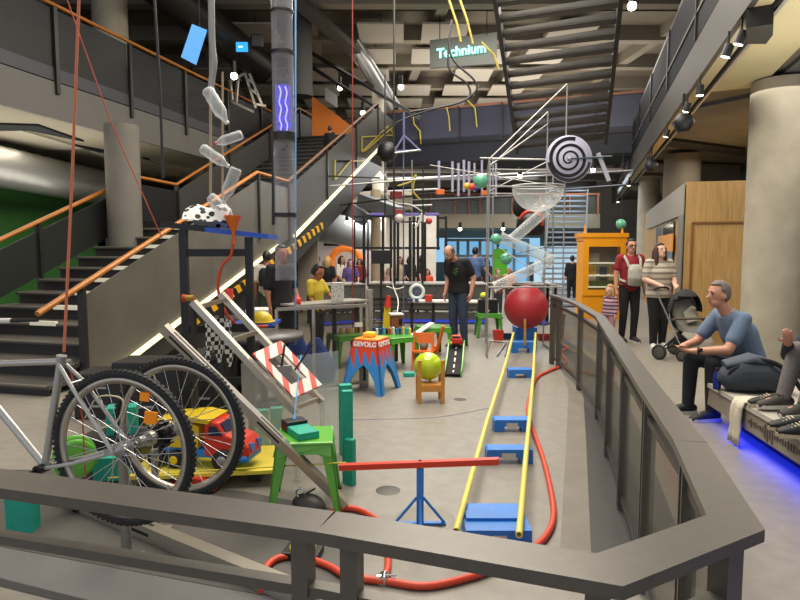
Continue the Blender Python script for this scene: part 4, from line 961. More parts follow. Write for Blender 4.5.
# truck : local frame X forward
tp=PZ(178,466,zb); tq=PZ(246,463,zb); fx_=(tq-tp).normalized(); fx_=(RIGHT*.97-FWD*.18).normalized(); fy_=Vector((-fx_.y,fx_.x,0))
tk=thing('toy_dump_truck','plastic toy dump truck with red cab, blue chassis and yellow tipper','toy truck',tp+fx_*.2+fy_*.08)
TO=PZ(155,466,zb)
def TP(x,y,z): return TO+fx_*x+fy_*y+UP*z
L_=.73
Mt=Matrix((fx_,fy_,UP)).transposed()
MB().bbox(TP(.33,.13,.10),(.66,.19,.07),.02,0,Mt).build('chassis',mat('toy_blue','#2f86d8',.35),tk)
MB().bbox(TP(.64,.13,.085),(.12,.25,.06),.025,0,Mt).build('bumper',mat('toy_blue','#2f86d8',.35),tk)
def hull(prof,y0,y1,bev=.0):
    return [TP(x,y0,z) for x,z in prof]
cab=[(.37,.09),(.37,.30),(.39,.335),(.475,.335),(.53,.25),(.655,.215),(.70,.17),(.705,.10),(.67,.09)]
b=MB(); b.prism(hull(cab,.015,.245),fy_*.23); tr_=mat('toy_red','#dd3a22',.35); c_=b.build('cab',tr_,tk)
mo=c_.modifiers.new('bevel','BEVEL'); mo.width=.016; mo.segments=3; mo.limit_method='ANGLE'
wd_=mat('toy_window','#23284a',.2)
MB().prism(hull([(.405,.24),(.415,.305),(.465,.305),(.515,.24)],.013,0),-fy_*.004).build('window',wd_,tk)
b=MB(); b.prism([TP(.487,.035,.322),TP(.487,.225,.322),TP(.527,.225,.262),TP(.527,.035,.262)],(fx_+UP*.6)*.006); b.build('windscreen',wd_,tk)
for y in (.05,.17): MB().prism([TP(.70,y,.13),TP(.70,y+.045,.13),TP(.70,y+.05,.18),TP(.69,y-.005,.19)],fx_*.012).build('headlight',mat('toy_lamp_blue','#4d8fe0',.3),tk)
bed=[(-.03,.30),(.02,.175),(.10,.145),(.33,.145),(.345,.30),(.30,.315)]
MB().prism(hull(bed,.0,.27),fy_*.26).build('tipper',m['yellow'],tk)
MB().prism(hull([(-.06,.30),(.05,.34),(.30,.37),(.43,.35),(.42,.325),(.30,.335),(.0,.295)],-.01,.28),fy_*.28).build('tipper_rim',m['yellow'],tk)
for x,r in ((.02,.062),(.16,.062),(.52,.075)):
    for y in (.0,.26):
        c=TP(x,y,r); w_=MB().lathe([(0,-.022),(r*.55,-.022),(r*.62,-.028),(r*.95,-.028),(r,-.018),(r,.018),(r*.95,.028),(0,.028)],c,Matrix((fx_,UP,-fy_)).transposed(),22).build('wheel',m['rubber'],tk)
        MB().lathe([(0,.034),(r*.25,.034),(r*.5,.028),(r*.52,.02)] if y<.1 else [(0,-.034),(r*.5,-.028)],c,Matrix((fx_,UP,-fy_)).transposed(),16).build('hubcap',m['yellow'] if x<.3 else m['steel'],w_)
p=G(192,493); t=thing('toy_car','small red toy car on the floor under the yellow board','toy car',p)
b=MB(); b.prism([p+fx_*x+UP*z for x,z in ((-.16,.02),(-.16,.055),(-.06,.065),(-.03,.10),(.06,.10),(.10,.06),(.16,.05),(.16,.02))],fy_*.13); b.build('body',m['red'],t)
for x in (-.1,.1):
    for y in (-.002,.132): MB().tube([p+fx_*x+fy_*(y-.01)+UP*.028,p+fx_*x+fy_*(y+.01)+UP*.028],.028,14).build('wheel',m['rubber'],t)
# ================================================================ YELLOW STRING, SEESAW
b=MB(); b.tube([PD(108,478,3.75),PD(200,471,3.72),PD(346,462.5,3.62)],.004,6); tag(b.build('yellow_string',mat('string_yellow','#d9c63a',.6)),'thin yellow string stretched to the red beam end','string')
sp=G(420,525); ss_=thing('seesaw','red beam balanced on a blue steel stand','seesaw',sp)
zt=PD(420,468,sp.dot(FWD)).z
MB().box(sp+UP*(zt/2),(.042,.042,zt),YAW).build('post',m['blue'],ss_)
for k in range(4):
    a=YAW+.0+k*PI/2; u=Vector((math.cos(a),math.sin(a),0))
    MB().bar(sp+u*.015+UP*.012,sp+u*.155+UP*.012,.03,.012).build('foot',m['blue'],ss_)
    MB().bar(sp+u*.02+UP*.17,sp+u*.145+UP*.018,.014,.014).build('brace',m['blue'],ss_)
dS=sp.dot(FWD); ba,bb_=PD(340,467,dS+.13),PD(499,461,dS-.13); 
MB().bar(ba,bb_,.045,.034,UP).build('beam',mat('beam_red','#d8402a',.4),ss_)
MB().ball(sp+UP*(zt+.04),.012).build('pivot',m['black'],ss_)
# floor drains
for px,py,r,l in ((388,490.5,.085,'round dark floor cover left of the seesaw'),(425,519,.18,'large round metal floor plate under the seesaw stand'),(460,399.5,.07,'small round floor cover behind the balloon chair')):
    p=G(px,py); b=MB(); b.lathe([(0,.0035),(r*.9,.0035),(r,.001)],p,None,32); tag(b.build('floor_cover',mat('drain_steel','#4e4a45',.5,metal=.4) if r<.1 else mat('plate_steel','#7d776b',.45,metal=.3)),l,'floor cover')
# ================================================================ BALL TRACK
bt_=thing('ball_track','long ball track of two yellow pipes on blue trestle blocks','track',G(500,500))
zl=[(456,531,.135),(477.5,455,.135),(486.5,423,.13),(503,372,.13),(509.5,349,.2),(513.5,333,.30)]; zr=[(519,535,.135),(526,455,.135),(529,423,.13),(533.5,372,.13),(534.5,349,.2),(535.5,333,.30)]
for L in (zl,zr):
    P=[PZ(*q) for q in L]; b=MB(); b.pipe(P[0],P[1],.019,.013); b.tube(P[1:],.019,12,caps=False); b.build('pipe_rail',m['pipe'],bt_)
bp=mat('track_blue','#2b78cc',.4,noise=.05,scale=8)
def trestle(pxa,pxb,py,h,dp,plate=True,z=0,step=False):
    a,c=G(pxa,py),G(pxb,py); u=(c-a); w_=u.length; u.normalize(); n=Vector((-u.y,u.x,0))
    o=MB()
    nl,nr=.27,.73
    prof=[(0,0),(w_*nl-.0,0),(w_*nl,h*.45),(w_*nr,h*.45),(w_*nr,0),(w_,0),(w_,h*.93),(w_*.95,h),(w_*.05,h),(0,h*.93)]
    o.prism([a+u*x+UP*z_ for x,z_ in prof],n*dp); t_=o.build('trestle',bp,bt_)
    if plate: MB().prism([a+u*(w_*.32)-n*.004+UP*h*.3,a+u*(w_*.62)-n*.004+UP*h*.3,a+u*(w_*.62)-n*.004+UP*h*.75,a+u*(w_*.32)-n*.004+UP*h*.75],n*.003).build('plate',mat('wood_plate','#c9c2b4',.5),t_)
    return t_
trestle(487,533,464,.112,.13); trestle(494.5,532,432,.11,.13); trestle(509,533,378,.108,.16,False); trestle(512,536,353,.17,.2,False)
a,c=G(466,548),G(532,548); u=(c-a).normalized(); n=Vector((-u.y,u.x,0)); w_=(c-a).length
tb_=MB().prism([a,c,c+UP*.10,a+UP*.10],n*.34).build('trestle',bp,bt_)
MB().prism([a+u*.015+n*.12+UP*.10,c-u*.02+n*.12+UP*.10,c-u*.02+n*.12+UP*.116,a+u*.015+n*.12+UP*.116],n*.2).build('trestle_step',bp,bt_)
MB().prism([a+u*w_*.4-n*.003+UP*.02,a+u*w_*.62-n*.003+UP*.02,a+u*w_*.62-n*.003+UP*.07,a+u*w_*.4-n*.003+UP*.07],n*.002).build('plate',mat('wood_plate','#c9c2b4',.5),tb_)
e0,e1=G(516,344),G(537,344)
MB().prism([e0,e1,e1+UP*.29,e0+UP*.29],FWD*.35).build('end_box',bp,bt_)
bc=PD(526,307,10.0); r=.365
b=MB(); b.ball(bc,r,None,40,24); tag(b.build('exercise_ball',mat('ball_red','#a8272f',.42,bump=.05,scale=30)),'large red exercise ball at the far end of the yellow track','ball')
# stick in front of the ball
b=MB(); b.tube([PD(525,319,9.4),PD(525,345,9.4)],.02,8); tag(b.build('peg',m['wood']),'short wooden peg holding back the red ball','peg')
# ================================================================ RED HOSES
def hose(pts,l,r=.019,mt='hose_red',z=.02):
    b=MB(); b.tube(arc([PZ(x,y,z) for x,y in pts],5),r,10); return tag(b.build('air_hose',MATS[mt]),l,'hose')
hose([(560,344),(568,348),(561,352),(566,363),(549,371),(536,379),(528,405),(531,424),(543,458),(552,497),(553,520),(545,537),(530,550),(500,566),(470,577),(426,586),(386,581)],'long orange red air hose running along the yellow track to the coupling')
hose([(384,579),(388,565),(387,540),(381,524),(362,511),(345,508),(330,513)],'short orange red hose curving from the coupling to the leaning beam')
hose([(384,581),(347,576),(329,566),(299,556),(276,559),(264,571),(261,590)],'orange red hose looping left behind the railing posts')
p=PZ(384,579,.02); t=thing('hose_coupling','silver coupling with lever joining the red hoses','coupling',p-UP*.02); MB().tube([p-FWD*.03,p+FWD*.03],.027,12).build('body',m['chrome'],t); MB().tube([p-RIGHT*.035,p+RIGHT*.035+UP*.0],.024,12).build('branch',m['chrome'],t); MB().bar(p+UP*.02,p+UP*.03+RIGHT*.06-FWD*.02,.012,.006).build('lever',m['steel'],t)
# dark machine under the front stool & black pedal base
p=PZ(309,508,.05); t=thing('machine_casing','dark grey rounded casing with metal ring behind the leaning beam','casing',Vector((p.x,p.y,0)))
Mx=Matrix.Rotation(YAW-.5,3,'Z')
b=MB(); b.ball(p+UP*.02,(.12,.07,.07),Mx); b.build('shell',mat('casing_grey','#4a4640',.5,metal=.4),t)
q=p+UP*.075-RIGHT*.05; MB().tube([q+V(math.cos(a)*.03,0,math.sin(a)*.03+.02) for a in [2*PI*k/16 for k in range(16)]],.006,8,closed=True).build('ring',m['chrome'],t)
MB().tube([q,q+RIGHT*.09+UP*.05],.006,6).build('spike',m['railD'],t)
a=G(303,556); t=thing('pedal','black base with round yellow disc on the floor behind the railing','pedal',a)
Mx=Matrix.Rotation(YAW-.15,3,'Z'); MB().bbox(a+UP*.022,(.20,.13,.044),.006,0,Mx).build('base',m['black'],t); MB().lathe([(0,.074),(.055,.07),(.07,.06),(.07,.044)],a,None,24).build('disc',m['yellow'],t)
# ================================================================ FLAME STOOL
FS=(G(382,396)+G(361,386))/2+FWD*.0; 
fo=W((371-400)/F*6.95,6.95,0); rzF=YAW-math.radians(24)
fs_=thing('flame_stool','blue splayed stool painted with red flames and white letters, small yellow cushion on top','stool',fo,rzF)
hF=.625; tF=.152; bF=.265
blueF=mat('flame_blue','#2874be',.45)
def flame_mat():
    """vertical flame pattern: red tongues from the top edge over blue, warm yellow rim"""
    mm=bpy.data.materials.new('flame_paint'); mm.use_nodes=True; nt=mm.node_tree; n=nt.nodes; l=nt.links; bs=n['Principled BSDF']; bs.inputs['Roughness'].default_value=.45
    tc=n.new('ShaderNodeTexCoord'); sx=n.new('ShaderNodeSeparateXYZ'); l.new(tc.outputs['Object'],sx.inputs[0])
    ad=n.new('ShaderNodeMath'); ad.operation='ADD'; l.new(sx.outputs['X'],ad.inputs[0]); l.new(sx.outputs['Y'],ad.inputs[1])
    mu=n.new('ShaderNodeMath'); mu.operation='MULTIPLY'; mu.inputs[1].default_value=62; l.new(ad.outputs[0],mu.inputs[0])
    sn=n.new('ShaderNodeMath'); sn.operation='SINE'; l.new(mu.outputs[0],sn.inputs[0])
    nz=n.new('ShaderNodeTexNoise'); nz.inputs['Scale'].default_value=9; l.new(tc.outputs['Object'],nz.inputs['Vector'])
    m1=n.new('ShaderNodeMath'); m1.operation='MULTIPLY_ADD'; m1.inputs[1].default_value=.085; m1.inputs[2].default_value=hF-.19; l.new(sn.outputs[0],m1.inputs[0])
    m2=n.new('ShaderNodeMath'); m2.operation='MULTIPLY_ADD'; m2.inputs[1].default_value=-.18; l.new(nz.outputs['Fac'],m2.inputs[0]); l.new(m1.outputs[0],m2.inputs[2])
    m3=n.new('ShaderNodeMath'); m3.operation='ADD'; m3.inputs[1].default_value=.06; l.new(m2.outputs[0],m3.inputs[0])
    g=n.new('ShaderNodeMath'); g.operation='GREATER_THAN'; l.new(sx.outputs['Z'],g.inputs[0]); l.new(m3.outputs[0],g.inputs[1])
    g2=n.new('ShaderNodeMath'); g2.operation='GREATER_THAN'; g2.inputs[1].default_value=hF-.02; l.new(sx.outputs['Z'],g2.inputs[0])
    x1=n.new('ShaderNodeMix'); x1.data_type='RGBA'; x1.inputs['A'].default_value=lin('#3a8bd2'); x1.inputs['B'].default_value=lin('#e34a28'); l.new(g.outputs[0],x1.inputs['Factor'])
    x2=n.new('ShaderNodeMix'); x2.data_type='RGBA'; l.new(x1.outputs['Result'],x2.inputs['A']); x2.inputs['B'].default_value=lin('#ee9a35'); l.new(g2.outputs[0],x2.inputs['Factor']); l.new(x2.outputs['Result'],bs.inputs['Base Color']); return mm
fm=flame_mat()
MB().bbox((0,0,hF-.015),(2*tF,2*tF,.03),.012).build('seat',mat('flame_top','#ec9a3a',.45),fs_,True)
for k in range(4):
    a=k*PI/2; u=Vector((math.cos(a),math.sin(a),0)); v=Vector((-math.sin(a),math.cos(a),0))
    def q(s,z): 
        r=tF+(bF-tF)*(1-z/hF); return u*r+v*s*r+UP*z
    prof=[(-1,0),(-.74,0),(-.62,hF*.26),(-.36,hF*.42),(0,hF*.53),(.36,hF*.42),(.62,hF*.26),(.74,0),(1,0),(1,hF-.02),(-1,hF-.02)]
    MB().prism([q(s,z) for s,z in prof],-u*.02).build('side_panel',fm,fs_,True)
MB().bbox((-.02,-.0,hF+.03),(.13,.13,.06),.02).build('cushion',mat('cushion_yellow','#f0c63c',.6),fs_,True)
# lettering on the face towards the camera and the one to its right
def face_text(body,k,size):
    a=k*PI/2; u=Vector((math.cos(a),math.sin(a),0)); v=Vector((-math.sin(a),math.cos(a),0)); z=hF-.065
    r=tF+(bF-tF)*(1-z/hF)+.004; up=(UP*1-u*(bF-tF)/hF).normalized()
    tm=text_mesh('lettering',body,size*.93,basis(u*r+UP*z,v,up),mat('letter_white','#f2ebe2',.5),None,.002,bold=.003); tm.parent=fs_; return tm
face_text('GEVOLG',3,.082); face_text('GEVOLG',0,.082)
# ================================================================ BALLOON CHAIR, ORANGE CHAIR
p=(G(418,402)+G(442,400))/2; wc=mat('chair_wood','#c98a3c',.45,noise=.1,scale=6)
bcH=thing('wooden_chair','small upturned wooden chair holding the lime balloon','chair',p,YAW+.05)
for x in (-.125,.125):
    for y in (-.11,.12):
        MB().tube([(x*1.0,y,0),(x*1.0,y,.47 if y<0 else .30)],.022,10).build('leg',wc,bcH,True)
for y in (-.11,.12): MB().box((0,y,.16),(.25,.03,.06)).build('rail',wc,bcH,True)
MB().box((0,.005,.19),(.24,.24,.02)).build('seat',wc,bcH,True)
c=p+UP*.37; c=PD(428,366,6.5)
t=thing('balloon','big lime yellow balloon resting in the wooden chair','balloon',c-UP*.15)
MB().ball(c,(.16,.145,.152),None,28,18).build('skin',mat('balloon_lime','#b7cf1d',.18,coat=.6),t); MB().cone(c-UP*.138+RIGHT*.02,c-UP*.165+RIGHT*.025,.008,.018,10).build('knot',mat('balloon_lime','#b7cf1d',.18),t)
p=W((424-400)/F*8.2,8.2,0); oc=mat('chair_orange','#e2702a',.4)
t=thing('orange_chair','orange chair tipped behind the balloon, holding a grey cup','chair',p,YAW-.2)
for x in (-.14,.14):
    MB().bar((x,-.1,0),(x*.9,-.02,.52),.035,.03).build('leg',oc,t,True); MB().bar((x,.16,0),(x,.12,.3),.035,.03).build('leg',oc,t,True)
MB().box((0,.0,.25),(.30,.26,.025)).build('seat',oc,t,True); MB().prism([(-.15,-.03,.36),(.15,-.03,.36),(.14,-.01,.5),(-.14,-.01,.5)],(0,.02,0)).build('backrest',oc,t,True)
MB().bar((.16,.1,.2),(.27,.0,.6),.04,.03).build('arm',oc,t,True)
pp=p+UP*.2635+FWD*.02-RIGHT*.0; t=thing('cup','grey cup standing on the orange chair seat','cup',pp); MB().lathe([(0,0),(.05,0),(.06,.09),(.055,.09),(.046,.006),(0,.006)],pp,None,18).build('body',mat('cup_grey','#6d6f5c',.5),t)
# ================================================================ ROAD RAMP
p=G(445,377); rp=thing('road_ramp','curved green ramp with black toy road and white dashes','ramp',p)
dirR=(RIGHT*.15+FWD*1).normalized(); sdR=Vector((dirR.y,-dirR.x,0))
def RP(s,w_,z): return p+dirR*s+sdR*w_+UP*z
curve=[(0,.03),(.15,.045),(.35,.10),(.55,.17),(.75,.24),(.92,.27)]
for w0,nm in ((-.015,'side'),(.20,'side')):
    b=MB(); prof=[RP(0,w0,0)]+[RP(s,w0,z+.05+(.03 if s>.6 else 0)) for s,z in curve]+[RP(1.0,w0,.31),RP(1.02,w0,0)]; b.prism(prof,sdR*.015); b.build(nm,m['lime'],rp)
b=MB()
for (s0,z0),(s1,z1) in zip(curve[:-1],curve[1:]): b.prism([RP(s0,0,z0),RP(s0,.2,z0),RP(s1,.2,z1),RP(s1,0,z1)],UP*.015)
b.build('road',m['blackm'],rp)
b=MB()
for i in range(5):
    s=.05+i*.17; 
    def zz(s):
        for (s0,z0),(s1,z1) in zip(curve[:-1],curve[1:]):
            if s0<=s<=s1: return z0+(z1-z0)*(s-s0)/(s1-s0)
    b.prism([RP(s,.09,zz(s)+.018),RP(s,.11,zz(s)+.018),RP(s+.09,.11,zz(s+.09)+.018),RP(s+.09,.09,zz(s+.09)+.018)],UP*.003)
b.build('dashes',m['white'],rp)
q=RP(.84,.1,.285); t=thing('toy_fire_engine','red toy truck waiting at the top of the road ramp','toy truck',q)
MB().bbox(q+UP*.07,(.15,.22,.08),.015,YAW).build('body',m['red'],t); MB().bbox(q+UP*.12-dirR*.04,(.13,.1,.06),.012,YAW).build('cab',mat('toy_cab','#d8523c',.3),t); MB().box(q+UP*.125-dirR*.092,(.1,.008,.03),YAW).build('windscreen',mat('toy_window','#23284a',.2),t)
for x in (-.07,.07):
    for s in (-.06,.06): MB().tube([q+sdR*(x-.012)+dirR*s+UP*.032,q+sdR*(x+.012)+dirR*s+UP*.032],.028,12).build('wheel',m['yellow'],t)
# ================================================================ DOMINOES ON THE GREEN STOOLS
dcol=['#e8862a','#f2e3c8','#d9541f','#e7b43a','#f0d9b0','#de6a2b']
zt=.4505
for i in range(6):
    p=W((340+i*3.1-400)/F*8.5,8.5+.01*i,zt); b=MB(); b.bbox(p+UP*.035,(.022,.06,.07),.003,YAW+.3); o=b.build('domino',mat('dom'+dcol[i],dcol[i],.5)); tag(o,['leftmost orange domino in the row on the left green stool','cream domino second from left on the left green stool','deep orange domino third on the left green stool','yellow orange domino fourth on the left green stool','pale cream domino fifth on the left green stool','last orange domino at the right of the orange row'][i],'domino','orange dominoes on the left green stool')
dc2=['#1c2b55','#dfe6ea','#24407a','#2fa0c8','#1b1f33','#c84a2c','#e5e2d6','#2a6fb0','#173d7d','#d9d23a','#2b9ec4','#e7d84a']
nm2=['leftmost navy domino','first white domino','second navy domino','turquoise domino left of centre','near-black domino','red domino in the middle','cream domino right of the red one','mid blue domino','dark blue domino right of centre','olive yellow domino','turquoise domino near the right end','yellow domino at the right end']
for i in range(12):
    p=W((373.5+i*3.3-400)/F*8.4,8.38+.004*i,zt); hgt=.085 if i%3 else .1; b=MB(); b.bbox(p+UP*hgt/2,(.026,.07,hgt),.003,YAW+.25); o=b.build('domino',mat('dom'+dc2[i],dc2[i],.5)); tag(o,nm2[i]+' on the right green stool row','domino','blue and white dominoes on the right green stool')
# white ramp board & little house box
p0,p1=PD(411,337,8.75),PD(432,323,9.15); b=MB(); b.bar(p0,p1,.10,.02,UP); tag(b.build('ramp_board',m['white']),'narrow white board sloping from the dominoes up to the rear green stool','board')
p=W((396-400)/F*8.75,8.75,.0); t=thing('wooden_house','small brown wooden box with white lid on a post behind the dominoes','box',p,YAW+.2)
MB().box((0,0,.255),(.05,.05,.51)).build('post',m['railD'],t,True); MB().bbox((0,0,.60),(.16,.16,.18),.006).build('body',mat('house_brown','#8a4b2a',.5),t,True); MB().bbox((0,0,.70),(.2,.2,.025),.006).build('lid',m['white'],t,True); MB().box((.05,-.081,.59),(.05,.004,.09)).build('opening',m['blackm'],t,True)
p=W((383.5-400)/F*9.0,9.0,0); t=thing('hammer_post','yellow leaning plank with red tip standing behind the dominoes','plank',p)
MB().bar(p,p+UP*.78+RIGHT*.06,.1,.03,FWD).build('plank',m['yellow'],t); MB().cone(p+UP*.78+RIGHT*.06,p+UP*.95+RIGHT*.075,.055,.03,12).build('tip',m['red'],t)
p=W((369.5-400)/F*8.9,8.9,0); b=MB(); b.tube([p,p+UP*1.05],.05,16); tag(b.build('grey_tube',m['steel']),'upright grey tube standing behind the flame stool','tube')
# scattered small cord on floor
b=MB(); b.tube(arc([G(350,420),G(395,419),G(440,417),G(485,409),G(492,407)]),.004,6); tag(b.build('slate_cord',mat('cord_slate','#59607a',.6)),'thin slate blue cord lying across the floor toward the track','cord')
# ================================================================ PEOPLE
def remesh(o, vox, smooth=3, fac=.6):
    r=o.modifiers.new('r','REMESH'); r.mode='VOXEL'; r.voxel_size=vox; r.use_smooth_shade=True
    s=o.modifiers.new('s','SMOOTH'); s.iterations=smooth; s.factor=fac
    dg=bpy.context.evaluated_depsgraph_get(); me=bpy.data.meshes.new_from_object(o.evaluated_get(dg)); o.modifiers.clear()
    old=o.data; mats=[q for q in old.materials]; o.data=me; me.materials.clear()
    for q in mats: me.materials.append(q)
    me.name=o.name; bpy.data.meshes.remove(old); me.polygons.foreach_set('use_smooth',[True]*len(me.polygons)); return o
def rcone(b,p0,p1,r0,r1,seg=12):
    p0,p1=Vector(p0),Vector(p1); d=(p1-p0)
    if d.length<1e-4: return b.ball(p0,r0)
    d.normalize(); pts=[p0-d*r0*.98,p0-d*r0*.7,p0-d*r0*.3,p0+d*0]; rs=[r0*.15,r0*.7,r0*.95,r0]
    pts+=[p0+(p1-p0)*.5,p1,p1+d*r1*.3,p1+d*r1*.7,p1+d*r1*.98]; rs+=[(r0+r1)/2*1.02,r1,r1*.95,r1*.7,r1*.15]
    return b.tube(pts,rs,seg)
STAND=dict(pelvis=(0,0,.95),waist=(0,0,1.08),chest=(0,.01,1.28),neck=(0,.01,1.46),head=(0,-.015,1.61),hd=(0,-1,0),
  shL=(.175,.01,1.42),shR=(-.175,.01,1.42),elL=(.225,.03,1.14),elR=(-.225,.03,1.14),wrL=(.235,-.04,.90),wrR=(-.235,-.04,.90),
  hiL=(.088,0,.93),hiR=(-.088,0,.93),knL=(.098,-.015,.50),knR=(-.098,-.015,.50),anL=(.10,.03,.085),anR=(-.10,.03,.085),toL=(.12,-.15,.03),toR=(-.12,-.15,.03))
skin_a=mat('skin_light','#c48d72',.55,noise=.04,scale=12); skin_b=mat('skin_tan','#9a6244',.55); skin_c=mat('skin_pale','#d3a58d',.55)
eye_m=mat('eye_dark','#1c1512',.3); lip_m=mat('lips','#a25a4c',.5); brow_m=mat('brow','#40302a',.8); shoe_k=mat('shoe_black','#141414',.6); sole_w=mat('sole_white','#c9c5bd',.6)
def person(label,loc,rz,scale=1.0,pose=None,skin=skin_a,shirt=None,sleeve=.55,trousers=None,leglen=1.0,hair=None,hairlen=0,shoes=shoe_k,skirt=None,vox=.014,detail=2,group=None,fat=1.0,bald=False,name='person',beard=None,hem=.0,torso_fat=1.0,hsz=1.0):
    P={k:Vector(v) for k,v in {**STAND,**(pose or {})}.items()}
    if pose and 'hd' in pose: P['hd']=Vector(pose['hd'])
    P['hd'].normalize()
    t=thing(name,label,'person',loc,rz,group); S=scale
    def fin(b): 
        b.v=[v*S for v in b.v]; return b
    hd=P['hd']; hs=(hd.cross(UP)); hs.normalize(); hu=hs.cross(hd).normalized(); HM=Matrix((hs,-hd,hu)).transposed()   # local -Y = face
    hc=P['head']; hdir=hd; HM=HM*hsz; hd=hd*hsz; hs=hs*hsz; hu=hu*hsz
    lat=(P['shL']-P['shR']).normalized(); latp=(P['hiL']-P['hiR']).normalized()
    def torso(b,g):
        f=torso_fat
        b.loft([(P['pelvis']-(P['waist']-P['pelvis']).normalized()*.09,.10+g,.085+g),(P['pelvis'],.158*f+g,.112*f+g),(P['waist'],.142*f+g,.104*f+g),(P['chest'],.168*f+g,.122*f+g),(P['chest']*.35+P['neck']*.65,.15+g,.088+g),(P['neck']-(P['neck']-P['chest']).normalized()*.015,.07+g,.062+g)],(lat+latp)/2,18)
        for s in 'LR': rcone(b,P['chest']*.4+P['neck']*.6,P['sh'+s],.07+g,.058+g)
    def arm(b,s,g,upto=1.0):
        a,e,w_=P['sh'+s],P['el'+s],P['wr'+s]
        if upto<=.5:
            rcone(b,a,a+(e-a)*(upto*2),.055*fat+g,(.055-.013*upto*2)*fat+g*1.5)
        else:
            rcone(b,a,e,.054*fat+g,.043*fat+g); rcone(b,e,e+(w_-e)*((upto-.5)*2),.042*fat+g,(.042-.014*(upto-.5)*2)*fat+g)
    def leg(b,s,g,upto=1.0):
        h,k,a=P['hi'+s],P['kn'+s],P['an'+s]
        if upto<=.5: rcone(b,h,h+(k-h)*(upto*2),.086*fat+g,(.086-.028*upto*2)*fat+g*1.6)
        else: rcone(b,h,k,.086*fat+g,.06*fat+g); rcone(b,k,k+(a-k)*((upto-.5)*2),.058*fat+g,(.058-.02*(upto-.5)*2)*fat+g*1.3)
    def hand(b,s):
        w_=P['wr'+s]; d=(w_-P['el'+s]).normalized()
        if 'hand'+s in P: d=P['hand'+s].normalized()
        sd=lat if abs(d.dot(lat))<.8 else hdir; side=(sd-d*sd.dot(d)).normalized(); nn=d.cross(side).normalized()
        across=nn if s=='x' else nn
        # palm broad across 'acr', thin along 'side'
        acr=(UP.cross(lat)); acr=(acr-d*acr.dot(d)); acr=acr.normalized() if acr.length>.2 else nn; thk=d.cross(acr).normalized()
        M=Matrix((acr,thk,d)).transposed(); b.ball(w_+d*.05,(.042,.02,.055),M,12,8); rcone(b,w_-d*.01,w_+d*.03,.027,.026)
        if detail>=2:
            curl=thk*(-1 if (s=='L') else 1)
            for i,(o,l) in enumerate(((-.03,.062),(-.011,.074),(.010,.070),(.030,.056))):
                k0=w_+d*.092+acr*o; k1=k0+d*l*.5+curl*.012; k2=k1+d*l*.32+curl*.026; rcone(b,k0,k1,.0095,.009,8); rcone(b,k1,k2,.009,.0075,8)
            k0=w_+d*.035+acr*-.035; k1=k0+d*.035-acr*.025+curl*.01; k2=k1+d*.03-acr*.004+curl*.012; rcone(b,k0,k1,.012,.0105,8); rcone(b,k1,k2,.0105,.009,8)
        else:
            b.ball(w_+d*.11,(.034,.017,.05),M,10,6)
    # ---- body: one continuous surface
    b=MB(); torso(b,-.006)
    rcone(b,P['neck']-(P['head']-P['neck'])*.15,hc-hu*.05,.058,.052)
    b.ball(hc+hu*.02,(.074,.094,.108),HM,22,14); b.ball(hc-hu*.06+hd*.022,(.055,.066,.055),HM,16,10)
    b.ball(hc-hu*.092+hd*.062,(.022,.02,.018),HM,10,6)
    if detail>=1:
        rcone(b,hc+hu*.015+hd*.088,hc-hu*.022+hd*.108,.009,.014,8)
        b.ball(hc-hu*.025+hd*.092,(.018,.014,.011),HM,10,6)
        b.ball(hc+hu*.035+hd*.078,(.055,.018,.012),HM,12,6)
        for s in (-1,1): b.ball(hc+hs*.078*s-hu*.008-hd*.008,(.010,.02,.032),HM,10,8)
    for s in 'LR':
        arm(b,s,0); hand(b,s); leg(b,s,0 if not trousers else -.004)
        a,to=P['an'+s],P['to'+s]; rcone(b,a-Vector((0,0,.02)),a+(to-a)*.72+Vector((0,0,.01)),.036,.022)
    o=fin(b).build('body',skin,t,True); remesh(o,vox*S if detail<2 else vox*S*.8,3,.5)
    # ---- clothes
    def cloth(nm,fn,mt,v=vox):
        b=MB(); fn(b); o=fin(b).build(nm,mt,t,True); return remesh(o,v*S,4,.6)
    if trousers:
        def f(b):
            b.loft([(P['pelvis']-(P['waist']-P['pelvis']).normalized()*.10,.10,.09),(P['pelvis'],.166*torso_fat,.12*torso_fat),(P['waist'],.150*torso_fat,.11*torso_fat)],latp,16)
            for s in 'LR': leg(b,s,.012,leglen)
        cloth('trousers' if leglen>.6 else 'shorts',f,trousers)
    if skirt:
        def f(b): b.loft([(P['waist'],.15,.11),(P['pelvis'],.175,.13),(P['pelvis']-Vector((0,0,.35)),.2,.16),(P['pelvis']-Vector((0,0,.5)),.21,.17)],latp,18)
        cloth('skirt',f,skirt)
    if shirt:
        def f(b):
            torso(b,.014)
            if hem: b.loft([(P['waist'],.158*torso_fat,.12*torso_fat),(P['pelvis'],.172*torso_fat,.128*torso_fat),(P['pelvis']+(P['pelvis']-P['waist']).normalized()*hem,.178*torso_fat,.135*torso_fat)],latp,18)
            for s in 'LR': arm(b,s,.013,sleeve)
        cloth('shirt',f,shirt)
